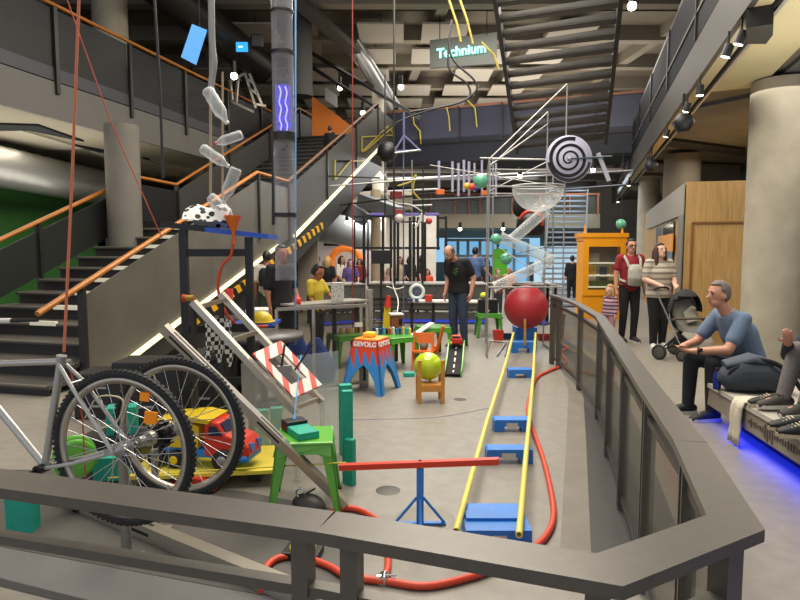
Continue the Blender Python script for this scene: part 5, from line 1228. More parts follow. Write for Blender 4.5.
    # ---- shoes
    if shoes:
        for s in 'LR':
            a,to=P['an'+s],P['to'+s]; fd=(to-a); fd.z=0; fd.normalize(); sd=Vector((-fd.y,fd.x,0)); M=Matrix((sd,fd,UP)).transposed(); base=min(a.z-.085,to.z-.03)
            c=Vector((a.x,a.y,base))
            b=MB(); b.loft([(c+fd*-.075+UP*.045,.03,.03),(c+fd*-.05+UP*.05,.042,.048),(c+UP*.055,.046,.056),(c+fd*.08+UP*.046,.05,.044),(c+fd*.16+UP*.034,.05,.03),(c+fd*.205+UP*.026,.03,.02)],sd,14)
            b.loft([(a+UP*.02,.05,.05),(Vector((a.x,a.y,base+.05)),.048,.052)],sd,12)
            o=fin(b).build('shoe',shoes,t,True)
            b=MB(); pts=[c+fd*y+sd*x+UP*.0 for x,y in ((-.036,-.08),(.036,-.08),(.045,0),(.052,.1),(.045,.18),(.0,.218),(-.045,.18),(-.052,.1),(-.045,0))]; b.prism(pts,UP*.03); s2=fin(b).build('sole',sole_w,o,True)
    # ---- hair, face
    if hair:
        b=MB(); top=(lambda u: u.z>.60 or (u.y>-.12 and u.z>.10) or (u.y>.10 and u.z>-.60)) if not bald else (lambda u: (u.y>.0 and -.55<u.z<.5) or (abs(u.x)>.6 and u.y>-.3 and -.3<u.z<.55))
        g=1.0
        b.ball(hc+hu*.022-hd*.004,((.083,.103,.118) if hairlen else (.079,.100,.114)) if not bald else (.079,.099,.112),HM,26,18,keep=top)
        if hairlen>0:
            L=hairlen; bk=hc-hd*.03
            b.loft([(bk+hu*.06,.075,.07),(bk-hd*.03,.09,.065),(bk-hd*.035-UP*(L*.5),.10,.055),(bk-hd*.02-UP*L,.075,.035),(bk-hd*.02-UP*(L+.03),.03,.015)],hs,16)
            for s in (-1,1) if hairlen>.08 else (): rcone(b,hc+hs*s*.075+hu*.04+hd*.01,hc+hs*s*.10-UP*(L*.9)+hd*.03,.026,.02)
        o=fin(b).build('hair',hair,t,True)
        mo=o.modifiers.new('s','SOLIDIFY'); mo.thickness=(.016 if hairlen else .008)*S; mo.offset=.2
    if beard:
        b=MB(); b.ball(hc-hu*.06+hd*.024,(.060,.071,.060),HM,18,12,keep=lambda u:u.y<.15 and u.z<.05 and not (abs(u.x)<.35 and u.z>-.2 and u.y<-.6)); fin(b).build('beard',beard,t,True)
    if detail>=1:
        for s in (-1,1):
            MB().ball(hc*S+(hs*s*.031+hu*.012+hd*.083)*S,(.0105*S,.008*S,.006*S),HM,10,6).build('eye',eye_m,t,True)
            if detail>=2: MB().ball(hc*S+(hs*s*.032+hu*.036+hd*.091)*S,(.02*S,.006*S,.005*S),HM,10,6).build('eyebrow',brow_m,t,True)
        MB().ball(hc*S+(-hu*.055+hd*.088)*S,(.022*S,.008*S,.006*S),HM,10,6).build('mouth',lip_m,t,True)
    return t,P,HM
def at(px,d): return W((px-400)/F*d,d,0)
hair_br=mat('hair_brown','#3c2619',.6,noise=.2,scale=60); hair_bk=mat('hair_black','#0f0d0c',.5); hair_gr=mat('hair_grey','#6d665f',.7,noise=.25,scale=80); hair_bl=mat('hair_blond','#b08a52',.6,noise=.15,scale=60); hair_li=mat('hair_light_brown','#8f6a45',.6,noise=.15,scale=60)
# ---- man in black T-shirt looking down (centre)
dM=10.0
o_,P_,HM_=person('bald bearded man in black T-shirt and dark jeans looking down beside the ramp',at(459,dM),YAW-.7,1.02,dict(hd=(-.1,-1,-.5),head=(-.0,-.27,1.55),neck=(0,-.13,1.45),chest=(0,-.05,1.28),shL=(.175,-.06,1.41),shR=(-.175,-.06,1.41),elL=(.25,.05,1.15),wrL=(.25,-.02,.91),elR=(-.23,.03,1.14),wrR=(-.22,-.07,.90)),skin_a,m['tblack'],.34,mat('denim_mid','#2f3a4e',.85,noise=.15,scale=30),hair=mat('hair_stubble','#5b4535',.8),bald=True,beard=mat('beard_brown','#5d4030',.8),hem=.04,torso_fat=1.12,fat=1.08,vox=.014)
b=MB(); HMs=Matrix.Identity(3)
for i,(x,z) in enumerate(((.09,1.36),(.06,1.33),(.10,1.30),(.08,1.26),(.05,1.29),(.11,1.34))): b.box((x*.98,-.205,z*.985),(.025,.004,.012))
b.build('print',mat('print_green','#5c8a4c',.7),o_,True)
# ---- man in blue shirt behind, seen from behind
person('man in blue shirt seen from behind, leaning to the counter',at(475,15.5),YAW+PI-.5,.98,dict(elR=(-.27,-.02,1.16),wrR=(-.36,-.2,.98)),skin_a,mat('shirt_blue','#4c6590',.8),.34,m['denim'],hair=hair_bk,vox=.02,detail=1)
# ---- woman with baby carrier
o1,P1,_=person('woman with glasses in red top wearing a pale baby carrier',at(630,10.6),YAW+.05,1.05,dict(wrR=(-.24,-.02,.88)),skin_a,mat('top_red','#8a1c24',.8),.3,mat('jeans_black','#1d1c20',.85),hair=hair_bk,vox=.016,hem=.02,shoes=shoe_k)
carr=mat('carrier_cloth','#a9a79a',.9,noise=.15,scale=20)
def local_prism(parent,nm,mt,fn,v=.016): b=MB(); fn(b); o=b.build(nm,mt,parent,True); return remesh(o,v,4,.6)
def f(b):
    b.loft([((0,-.20,1.02),.12,.07),((0,-.235,1.15),.14,.10),((0,-.22,1.30),.135,.085),((0,-.2,1.38),.10,.05)],(1,0,0),16)
t=thing('baby_carrier','pale grey fabric baby carrier strapped to the woman in red','carrier',at(630,10.6),YAW+.05); local_prism(t,'pouch',carr,f)
for s in (-1,1): local_prism(t,'strap',carr,lambda b: b.tube(arc([(s*.10,-.19,1.33),(s*.125,-.12,1.46),(s*.13,.02,1.53),(s*.14,.13,1.42),(s*.12,.16,1.2),(s*.18,.02,1.12),(s*.15,-.17,1.08)]),.028,10))
local_prism(t,'waist_belt',mat('belt_red','#6e2027',.8),lambda b:b.tube([(math.cos(a)*.185,math.sin(a)*.145,1.03) for a in [2*PI*k/24 for k in range(24)]],.03,10,closed=True))
gl=MB()
hc=P1['head']*1.05
for s in (-1,1): gl.tube([hc+V(s*.034+.026*math.cos(a),-.102,.012+.02*math.sin(a)) for a in [2*PI*k/14 for k in range(14)]],.004,6,closed=True); gl.tube([hc+V(s*.06,-.1,.015),hc+V(s*.082,-.0,.012)],.003,6)
gl.build('glasses',m['black'],o1,True)
# ---- woman in striped top pushing stroller
stripe_m=stripes('striped_top','#b5aa98','#7d7468',11,(0,0,1),.9,.62)
o2,P2,_=person('long-haired woman in beige striped top and black trousers pushing the stroller',at(659,9.9),YAW+.12,1.0,dict(hd=(.15,-1,.25),elL=(.25,-.02,1.15),wrL=(.12,-.28,1.06),handL=(-.2,-.8,-.3),elR=(-.25,-.02,1.15),wrR=(-.10,-.28,1.05),handR=(.3,-.8,-.3),anL=(.12,.05,.085),anR=(-.06,.0,.085),knR=(-.08,-.03,.5)),skin_c,stripe_m,.36,m['tblack'],hair=hair_br,hairlen=.34,vox=.016,hem=.10,torso_fat=1.22,fat=1.18,shoes=sole_w)
# ---- toddler
def kid(h): return None
tod=dict(pelvis=(0,0,.9),waist=(0,0,1.02),head=(0,-.02,1.66),neck=(0,0,1.46))
o3,P3,_=person('toddler with light hair in pink striped top behind the railing',at(611,10.4),YAW-1.0,.56,dict(hd=(0,-1,.0),head=(0,-.02,1.66)),skin_c,stripes('toddler_top','#b9929f','#4d3a4a',16,(0,0,1),.9,.55),.9,mat('toddler_pants','#b07f84',.8),hair=hair_bl,hairlen=.16,vox=.024,detail=1,fat=1.3,torso_fat=1.4,hem=.05,shoes=sole_w,hsz=1.45)
hd_=[c for c in o3.children if c.name.startswith('hair')][0]
# toddlers carry a bigger head
# ---- boy in yellow
o4,P4,_=person('black-haired boy in yellow T-shirt leaning on the exhibit table',at(316,8.75),YAW+1.15,.82,dict(hd=(0,-1,-.25),head=(0,-.05,1.6),elL=(.24,-.12,1.18),wrL=(.25,-.36,1.06),elR=(-.22,-.02,1.14),wrR=(-.23,-.2,.98)),skin_b,mat('tee_yellow','#b8a02a',.85),.36,mat('shorts_navy','#20242c',.85),hair=hair_bk,hairlen=.04,vox=.02,detail=1,hem=.05,fat=1.0,hsz=1.1)
# ---- dark dressed person left of him
person('person in black clothes standing half hidden behind the clear tube',at(281,8.1),YAW+.9,.98,dict(elL=(.24,.0,1.15),wrL=(.22,-.12,.92)),skin_b,m['tblack'],.45,m['tblack'],hair=hair_bk,vox=.02,detail=1,hem=.1)
person('person in white shirt with black backpack seen from behind',at(267,10.7),YAW+PI,.93,None,skin_b,mat('tee_white','#bdb8ad',.85),.42,mat('shorts_green','#2e3a2c',.85),.55,hair=hair_bk,vox=.022,detail=1)
bp_=at(267,10.7)-FWD*.2; t=thing('backpack','black backpack worn by the person in the white shirt','backpack',bp_+UP*1.0)
def f(b): b.loft([(bp_+UP*1.0,.09,.06),(bp_+UP*1.12,.11,.08),(bp_+UP*1.26,.10,.07),(bp_+UP*1.32,.05,.04)],RIGHT,14)
b=MB(); f(b); b.build('bag',m['tblack'],t)
person('person in pink top at the edge behind the stand leg',at(253,13.5),YAW+1.5,.92,None,skin_a,mat('top_pink','#b0566a',.85),.45,m['denim'],hair=hair_li,vox=.026,detail=0)
# ---- people further back along the white wall and river tables
crowd=[(318,18,'grey-haired person in navy top seen from behind by the beige wall',PI,.98,'#2d3450',hair_gr,0,'#1b1b20'),(327.5,15.6,'blond woman in black dress seen from behind',PI-.3,.98,'#111216',hair_bl,.22,'#111216'),(341.5,18,'dark-haired woman in white top before the orange ring',.9,.97,'#d2c8be',hair_br,.25,'#3b4254'),
 (350.5,16.4,'person in purple hooded top before the orange ring',.3,.93,'#5a4a86',mat('hood_purple','#54457f',.8),.12,'#8f86b4'),(360,18.5,'person in dark red top right of the purple hood',-.5,.92,'#8c2a2a',hair_bk,.1,'#23242a'),
 (381,19,'fair child in light top below the black monitor',.2,.80,'#c9b8a4',hair_bl,.1,'#a08a7a'),(389,16.2,'person in pale pink top just under the monitor edge',-.6,.78,'#cfa595',hair_li,.1,'#3a3840'),
 (400,19,'woman in cream top between black bars',.1,.95,'#b9a98c',hair_br,.2,'#2a2b32'),(410,18,'person in black jacket between black bars',.5,.97,'#17171b',hair_bk,.12,'#17171b'),(422,18.5,'woman with dark hair and black vest right of the bars',1.2,.99,'#1d1c22',hair_bk,.25,'#22242c'),(427.5,17,'child in bright orange top right of the bars',.2,.75,'#d9552e',hair_br,.1,'#33353c'),
 (486,17.5,'dark-haired person working behind the white bars left of the ball',.5,.95,'#26262b',hair_bk,.1,'#26262b'),(498,15.2,'grey-haired person bending beside the green panel',.2,.80,'#6d5546',hair_gr,.0,'#3a3a40'),(509,17.6,'child in peach top next to the green panel',-.3,.76,'#c99a7c',hair_bl,.05,'#3a3a40'),(572,19,'dark figure stepping up the lit far stair',PI,.98,'#1a1b22',hair_bk,0,'#16171c')]
for i,(px,d,l,rz,s,c,hr,hl,tc) in enumerate(crowd):
    z0=0
    d*=.93; o,_,_=person(l,at(px,d)+UP*z0,YAW+rz,s*.86,dict(elL=(.24,-.06,1.16),wrL=(.2,-.22,1.02)) if i%2 else dict(elR=(-.24,-.04,1.15),wrR=(-.2,-.2,1.0)),skin_a if i%3 else skin_c,mat('crowd_'+c,c,.85),.45 if i%2 else .7,mat('crowd_'+tc,tc,.85),hair=hr,hairlen=hl,vox=.03,detail=0,group='visitors in the far hall')
p=PX(330,170,XN-.7)
pst=Vector((XN-.9,0,0)); q=PX(330,150,XN-.35); person('dark silhouetted young person climbing the upper stair flight',(q.x,q.y,nose(q.y)+.06),PI-.1,.66,None,skin_b,m['tblack'],.9,m['tblack'],hair=hair_bk,vox=.03,detail=0)
# ---- seated man on the bench (right foreground)
ms=at(752,5.85); bz=.38
seatp=Vector((ms.x,ms.y,0))
rzS=YAW-PI/2+.10     # faces left in the picture
pose=dict(pelvis=(0,.02,.475),waist=(0,-.01,.60),chest=(0,-.11,.79),neck=(0,-.235,.985),head=(0,-.315,1.135),hd=(0,-1,-.02),
 shL=(.18,-.19,.93),shR=(-.18,-.19,.93),elL=(.235,-.36,.665),elR=(-.235,-.36,.67),wrL=(.085,-.575,.635),wrR=(-.075,-.60,.655),handL=(-.85,-.5,-.12),handR=(.85,-.5,-.05),
 hiL=(.10,-.02,.46),hiR=(-.10,-.02,.46),knL=(.15,-.44,.535),knR=(-.14,-.47,.535),anL=(.13,-.42,.085),anR=(-.13,-.49,.085),toL=(.14,-.60,.03),toR=(-.14,-.67,.03))
o5,P5,HM5=person('grey-haired man in grey-blue T-shirt sitting on the bench end, elbows on knees',seatp,rzS,1.06,pose,skin_a,mat('tee_greyblue','#62738a',.85,noise=.06,scale=30),.34,mat('jeans_navy','#1a1d24',.85,noise=.1,scale=40),hair=hair_gr,vox=.012,detail=2,torso_fat=1.08,fat=1.05,hem=.05)
# watch on the wrist nearest the camera
wl=P5['wrL']*1.06; d=(wl-P5['elL']*1.06).normalized(); x,y,_=frame_from(d); c=wl-d*.03
MB().tube([c+(x*math.cos(a)+y*math.sin(a))*.036 for a in [2*PI*k/20 for k in range(20)]],.009,8,closed=True).build('watch_strap',m['black'],o5,True)
MB().tube([c+V(.032,0,.012),c+V(.046,0,.016)],.02,14).build('watch_face',mat('watch_face','#23262a',.15),o5,True)
# backpack on the bench beside him
bp=at(758,5.28); bp=Vector((bp.x,bp.y,.382)); bm_=mat('bag_slate','#343a44',.8,noise=.12,scale=40)
t=thing('backpack','slumped dark slate backpack lying on the bench beside the seated man','backpack',bp)
ux=(RIGHT*.97-FWD*.2).normalized()
K=1.28
def f(b): b.loft([(bp-ux*K*.21+UP*K*.05,.05*K,.04*K),(bp-ux*K*.19+UP*K*.07,.09*K,.075*K),(bp-ux*K*.08+UP*K*.115,.13*K,.13*K),(bp+ux*K*.06+UP*K*.115,.13*K,.115*K),(bp+ux*K*.17+UP*K*.075,.11*K,.08*K),(bp+ux*K*.24+UP*K*.05,.06*K,.04*K)],FWD,16)
b=MB(); f(b); o=b.build('bag',bm_,t); remesh(o,.012,3)
b=MB(); b.loft([(bp-ux*K*.19+UP*K*.18,.06*K,.03*K),(bp-ux*K*.02+UP*K*.235,.10*K,.035*K),(bp+ux*K*.1+UP*K*.2,.08*K,.03*K)],FWD,12); b.build('lid',mat('bag_lid','#454c58',.8),t)
MB().tube(arc([bp-ux*K*.02+UP*K*.24-FWD*.08,bp+ux*K*.09+UP*K*.215-FWD*.12,bp+ux*K*.19+UP*K*.13-FWD*.12,bp+ux*K*.26+UP*K*.04-FWD*.1]),.02,8).build('strap',m['tblack'],t)
MB().tube(arc([bp-ux*K*.2+UP*K*.06-FWD*.08,bp-ux*K*.18+UP*K*.15-FWD*.1,bp-ux*K*.09+UP*K*.21-FWD*.1]),.014,8).build('strap',m['tblack'],t)
# bottle with blue glint beside the bag
q=at(722,5.36); q.z=.382; t=thing('water_bottle','dark blue water bottle standing between the man and the backpack','bottle',q); MB().lathe([(0,0),(.032,0),(.034,.02),(.034,.13),(.018,.16),(.018,.175),(0,.175)],q,None,18).build('body',mat('bottle_blue','#1b2a78',.25),t); MB().tube([q+UP*.172,q+UP*.195],.02,14).build('cap',m['black'],t)
# ---- seated person cut by the right frame edge: lower legs, shoes resting on the bench
q=PD(826,392,4.55); q=Vector((q.x,q.y,0))
pose2=dict(pelvis=(0,.1,.50),waist=(0,.10,.64),chest=(0,.06,.86),neck=(0,.02,1.04),head=(0,-.02,1.19),hd=(0,-1,-.1),shL=(.18,.04,1.0),shR=(-.18,.04,1.0),elL=(.24,-.14,.80),elR=(-.24,-.14,.80),wrL=(.16,-.24,.92),wrR=(-.12,-.24,.92),
 hiL=(.09,.05,.48),hiR=(-.09,.05,.48),knL=(.13,-.16,.86),knR=(-.14,-.14,.86),anL=(.12,-.27,.49),anR=(-.13,-.25,.49),toL=(.13,-.45,.43),toR=(-.14,-.43,.43))
person('person in grey speckled trousers on the bench, cut by the right frame edge',q,YAW-PI/2+.1,1.0,pose2,skin_a,mat('jumper_dark','#2a2d33',.85),.9,mat('trousers_speckled','#6f6967',.9,noise=.35,scale=120),hair=hair_br,vox=.014,detail=2,shoes=mat('shoe_grey','#3a352f',.7))
def shoe(px,py,d,z,rz,label,upper,ln=.28):
    p=PD(px,py,d); p=Vector((p.x,p.y,z)); fd=(-RIGHT*math.cos(rz)+FWD*math.sin(rz)).normalized(); sd=Vector((-fd.y,fd.x,0))
    t=thing('shoe',label,'shoe',p); s=ln/.28
    b=MB(); b.loft([(p-fd*.10*s+UP*.06,.03,.045),(p-fd*.07*s+UP*.065,.04,.05),(p+UP*.06,.045,.045),(p+fd*.07*s+UP*.05,.05,.034),(p+fd*.13*s+UP*.04,.045,.026),(p+fd*.165*s+UP*.034,.025,.014)],sd,14); b.build('upper',upper,t)
    b=MB(); b.prism([p+fd*y*s+sd*x for x,y in ((-.036,-.11),(.036,-.11),(.046,.0),(.052,.07),(.042,.14),(0,.175),(-.042,.14),(-.052,.07),(-.046,0))],UP*.026); b.build('sole',mat('sole_cream','#b9a98a',.6),t)
    b=MB()
    for k in range(4): b.tube([p+fd*(.02+k*.022)*s-sd*.03+UP*(.098-k*.009),p+fd*(.02+k*.022)*s+sd*.03+UP*(.098-k*.009)],.005,6)
    b.build('lace',mat('lace','#cdbf9d',.8),t)
    return t
shoe(770,410,4.75,.384,.1,'black and cream sneaker lying on the bench beside the cream cloth',mat('shoe_canvas','#26221e',.7))
shoe(794,443,4.1,.384,.2,'dark shoe at the front edge of the bench by the right frame edge',shoe_k)
shoe(803,452,3.95,.384,.2,'second dark shoe at the right frame edge, nearest on the bench',shoe_k)
# ================================================================ YELLOW DISPLAY CABINET
d=14.2; ca=W((582.5-400)/F*d,d,0); cb=W((625-400)/F*d,d,0); u=(cb-ca).normalized(); w_=(cb-ca).length; n=Vector((-u.y,u.x,0)); hC=PD(600,233,d).z
yc=mat('cabinet_yellow','#e79a12',.4,noise=.04,scale=5)
cab_=thing('display_cabinet','bright orange yellow glazed display cabinet with lit shelves beside the railing','cabinet',(ca+cb)/2,YAW)
def cbx(nm,x0,x1,z0,z1,y0,y1,mt,par=None): 
    return MB().prism([ca+u*x0+n*y0+UP*z0,ca+u*x1+n*y0+UP*z0,ca+u*x1+n*y1+UP*z0,ca+u*x0+n*y1+UP*z0],UP*(z1-z0)).build(nm,mt,par or CB)
cab_.rotation_euler=(0,0,0); CB=cab_
zb_,zt_=.95,hC-.22
cbx('base',0,w_,0,.55,0,.5,yc); cbx('cornice',-.05,w_+.05,hC-.10,hC,-.05,.55,yc); cbx('cornice',-.02,w_+.02,hC-.18,hC-.10,-.02,.52,yc)
cbx('side_panel',0,.04,.55,hC-.18,0,.5,yc); cbx('side_panel',w_-.04,w_,.55,hC-.18,0,.5,yc); cbx('back_panel',.04,w_-.04,.55,hC-.18,.46,.5,mat('cab_inside','#6b6a58',.6))
dr=cbx('door',0,.13,.55,hC-.18,-.03,0,yc); cbx('door_stile',w_-.13,w_,.55,hC-.18,-.03,0,yc,dr); cbx('door_rail',.13,w_-.13,hC-.32,hC-.18,-.03,0,yc,dr); cbx('door_rail',.13,w_-.13,.55,.68,-.03,0,yc,dr); cbx('door_pane',.13,w_-.13,.68,hC-.32,-.02,-.012,m['glass'],dr)
shz=[PD(600,y,d).z for y in (286.5,275,262.5)]
lt=mat('shelf_light','#f4f1e2',.5,emit=1.1)
for z in shz: cbx('shelf',.04,w_-.04,z-.03,z,.02,.45,lt)
for x in (.06,w_-.06): MB().cone(ca+u*x+n*.1+UP*hC,ca+u*x+n*.1+UP*(hC+.2),.03,.01,10).build('finial',yc,CB)
it=[(.17,.22,'#c9a93a',0,'yellow'),(.44,.2,'#3a4a52',0,'dark slate'),(.70,.24,'#b5765a',0,'brick red'),(.17,.26,'#cfd2c8',1,'pale grey'),(.44,.22,'#4a4336',1,'dark brown'),(.68,.26,'#c8b468',1,'straw yellow'),(.20,.22,'#b6b3a2',2,'large pale'),(.72,.2,'#4c6a6f',2,'grey green')]
for x,hgt,c,s,nm in it:
    z=[shz[1],shz[0],shz[2]][s]; b=MB(); b.bbox(ca+u*(x+.1)+n*.16+UP*(z+hgt/2+.001),(.17 if s<2 else .26,.09,hgt),.008,YAW); tag(b.build('exhibit_card',mat('ex'+c,c,.6)),nm+' display card on the '+['middle','lowest lit','top'][s]+' shelf of the yellow cabinet','display card')
b=MB(); b.bbox(ca+u*.5+n*.2+UP*(.70+.1),(.62,.2,.2),.02,YAW); tag(b.build('moss_box',mat('moss','#5d6a2a',.8,noise=.2,scale=20)),'olive green box at the bottom of the yellow cabinet','box')
b=MB(); b.bbox(ca+u*.5+n*.2+UP*.6245,(.62,.2,.149),.01,YAW); tag(b.build('plinth_box',yc),'yellow plinth under the olive box in the cabinet','plinth')
# ================================================================ STROLLER
g0=G(684,361); sx_=(RIGHT*.97-FWD*.24).normalized(); sy_=Vector((-sx_.y,sx_.x,0))
stt=thing('stroller','grey folding stroller with black hood and silver handle tubes, pushed by the woman','stroller',g0)
def SP(x,y,z): return g0+RIGHT*x+FWD*y+UP*z
fab=mat('stroller_fabric','#726e66',.85,noise=.1,scale=30); fabl=mat('stroller_light','#8d877b',.85)
for x,y,r,l in ((-.33,.10,.115,1),(-.06,-.05,.09,1),(.10,.55,.115,1),(.33,.38,.09,1)):
    c=SP(x,y,r); ax_=(RIGHT*.75+FWD*.66).normalized(); x_,y_,_z=frame_from(ax_); M=Matrix((x_,y_,ax_)).transposed()
    wv=MB().tube([c+(x_*math.cos(a)+y_*math.sin(a))*(r-.02) for a in [2*PI*k/28 for k in range(28)]],.02,8,closed=True).build('wheel',m['rubber'],stt); MB().lathe([(0,-.018),(r*.5,-.015),(r-.03,-.012),(r-.03,.012),(r*.5,.015),(0,.018)],c,M,20).build('hub',mat('hub_grey','#4b4a48',.4),wv)
for a,c in ((SP(-.40,.12,1.03),SP(-.03,-.03,.15)),(SP(-.02,.52,1.03),SP(.34,.38,.15))): MB().tube([a,c],.014,8).build('frame_tube',m['chrome'],stt)
for a,c in ((SP(-.33,.1,.14),SP(.05,.2,.42)),(SP(.1,.55,.14),SP(.12,.35,.42)),(SP(-.33,.1,.14),SP(.1,.55,.14))): MB().tube([a,c],.014,8).build('frame_strut',m['railD'],stt)
MB().tube(arc([SP(-.40,.12,1.03),SP(-.38,.2,1.06),SP(-.1,.5,1.06),SP(-.02,.52,1.03)]),.016,8).build('handle',m['tblack'],stt)
MS=Matrix((RIGHT,FWD,UP)).transposed()
MB().ball(SP(.04,.12,.72),(.24,.24,.34),MS,24,16,keep=lambda q:q.z>-.05 and (q.y>-.3 or q.z>.66) ).build('hood',mat('hood_black','#191919',.8),stt)
MB().ball(SP(.05,.18,.70),(.20,.16,.30),MS,20,14,keep=lambda q:q.y>-.1).build('hood_lining',fabl,stt)
b=MB(); b.loft([(SP(.03,.22,.88),.15,.05),(SP(.06,.18,.70),.19,.06),(SP(.10,.08,.50),.19,.07),(SP(.14,-.08,.44),.18,.06),(SP(.17,-.17,.36),.16,.04)],RIGHT,16); b.build('seat',fab,stt)
b=MB(); b.loft([(SP(.10,-.01,.80),.04,.03),(SP(.07,.05,.72),.09,.05),(SP(.10,-.02,.58),.10,.05)],RIGHT,12); b.build('harness_pad',fabl,stt)
MB().tube(arc([SP(-.14,.12,.60),SP(-.11,-.12,.64),SP(.10,-.24,.66),SP(.28,-.12,.64),SP(.30,.1,.60)]),.018,10).build('bumper_bar',mat('bumper_leather','#4a3a2c',.6),stt)
b=MB(); b.loft([(SP(.06,-.05,.42),.16,.05),(SP(.10,-.20,.40),.19,.03),(SP(.14,-.22,.26),.19,.03)],RIGHT,12); b.build('foot_rest',fabl,stt)
b=MB(); b.loft([(SP(.10,.12,.38),.16,.13),(SP(.09,.14,.24),.20,.16),(SP(.09,.14,.18),.16,.12)],RIGHT,14); b.build('basket',m['tblack'],stt)
for s in (-1,1):
    p=SP(-.40+.0+(.1 if s>0 else .0),.12+(.1 if s>0 else 0),1.0)
# ================================================================ SCAFFOLD TOWER + BALL RUN
TW=thing('scaffold_tower','tall slim steel scaffold tower standing over the red ball','tower',G(524,357))
fl,fr=G(487,358),G(561,357); bl,br_=fl+FWD*1.15+RIGHT*.14,fr+FWD*1.15+RIGHT*.0
top=PD(563,84,9.1).z; tl_=PD(487,160,9.1).z
for p,z in ((fl,tl_),(fr,top),(bl,tl_),(br_,top-.15)): MB().tube([p,p+UP*z],.012,8).build('pole',m['steel'],TW)
for zz in (PD(520,287,9.1).z,tl_,PD(520,187,9.1).z):
    for a,c in ((fl,fr),(bl,br_),(fl,bl),(fr,br_)): MB().tube([a+UP*zz,c+UP*zz],.012,6).build('rail_bar',m['steel'],TW)
for a,c in ((fl,bl),(fr,br_)): MB().tube([a+UP*.03,c+UP*.03],.014,6).build('foot_bar',m['steel'],TW)
for a,c in ((fl+UP*tl_,fr+UP*top),(bl+UP*tl_,br_+UP*(top-.15)),(fl+UP*(tl_-.1),br_+UP*(top-.35))): MB().tube([a,c],.013,6).build('diagonal',m['steel'],TW)
MB().tube([PD(498,247,9.6),PD(561,288,9.1)],.008,6).build('diagonal',m['steel'],TW)
MB().tube([PD(497,258,9.7),PD(556,245,9.7)],.006,6).build('diagonal',m['railD'],TW)
# clear bowl
bc_=PD(538,187,9.75); t=thing('clear_bowl','large clear plastic half bowl high on the scaffold tower','bowl',bc_-UP*.42)
prof=[(.41*math.cos(a),-.40*math.sin(a)) for a in [PI/2*k/10 for k in range(11)]]+[]
MB().lathe([(.43,.012),(.41,.012)]+[(r*1.0,z) for r,z in prof],bc_,None,36).build('shell',glassy('bowl_plastic',body='#d6dad8',amount=.16,edge=.75),t)
MB().tube([bc_+V(math.cos(2*PI*k/40)*.42,math.sin(2*PI*k/40)*.42,.01) for k in range(40)],.012,6,closed=True).build('rim',mat('rim_clear','#b9bdbb',.2),t)
tubep=glassy('run_tube',body='#d4d8d6',amount=.24,edge=.85)
for a,c,r,l in (((547,209,9.75),(512,240,9.75),.09,'clear tube slanting down left below the bowl'),((500,237,9.7),(552,260,9.7),.085,'clear tube slanting down right, second in the zigzag'),((552,260,9.85),(494,287,9.85),.08,'clear tube slanting down left, lowest in the zigzag')):
    b=MB(); p,q=PD(*a),PD(*c); b.tube([p,q],r,20,caps=False); b.tube([p,p+(q-p)*.04],r*1.07,20,caps=False); b.tube([q+(p-q)*.04,q],r*1.07,20,caps=False); tag(b.build('clear_pipe',tubep),l,'pipe')
for px,py,dd,r,l in ((481,181,9.6,.115,'pale green disc ball left of the clear bowl'),(496,239,9.6,.085,'small pale green ball at the tube joint below the bowl'),(506,259,10.2,.1,'greenish clear ball behind the lower tubes'),(621,224,13.5,.11,'pale green glass ball hanging over the yellow cabinet')):
    p=PD(px,py,dd); b=MB(); b.ball(p,r,None,22,14); gb_=b.build('green_ball',mat('mint_ball','#5fae8c',.3,coat=.4)); tag(gb_,l,'ball')
    if px==621: MB().tube([p+UP*.1,p+UP*1.65],.006,6).build('wire',m['railD'],gb_)
# spiral target disc
p=PD(569,159,9.0); t=thing('spiral_disc','grey and black spiral target disc on the tower','disc',p); Md=Matrix((RIGHT,UP,-FWD)).transposed()
MB().lathe([(0,-.02),(.34,-.02),(.345,0),(.34,.012),(0,.012)],p,Md,48).build('disc',mat('disc_lilac','#b3b0c4',.5),t)
b=MB()
def sp_pt(a,r): return p+RIGHT*math.cos(a)*r+UP*math.sin(a)*r-FWD*.0145
N=120; vs=[]
for i in range(N+1):
    q=i/N; a=-q*2*PI*2.7-.6; r0=.035+.235*q; wd_=.022+.034*q; vs+=[sp_pt(a,r0),sp_pt(a,r0+wd_)]
b.add(vs,[(2*i,2*i+1,2*i+3,2*i+2) for i in range(N)]); b.build('spiral',m['blackm'],t)
vs=[]
for i in range(41):
    a=-PI*.95+i/40*PI*.9; vs+=[sp_pt(a,.285),sp_pt(a,.335-.01*abs(i-20)/20)]
MB().add(vs,[(2*i,2*i+1,2*i+3,2*i+2) for i in range(40)]).build('rim_shade',m['black'],t)
MB().ball(p-FWD*.03,.03).build('hub',m['steel'],t); MB().tube([p-FWD*.03,p-FWD*.03+RIGHT*.5+UP*.02],.012,6).build('pointer',mat('pointer_teal','#2f4a58',.4),t)
b=MB(); a,c=PD(598,153,9.0),PD(609,181,9.0); b.bar(a,c,.06,.02,FWD); tag(b.build('white_stick',mat('stick_white','#aaa7b4',.5)),'tilted pale flat stick right of the spiral disc','stick')
b=MB(); b.tube([PD(575,157,9.0),PD(612,156,9.1)],.008,6); tag(b.build('thin_rod',m['steel']),'thin steel rod from the spiral disc to the pale stick','rod')
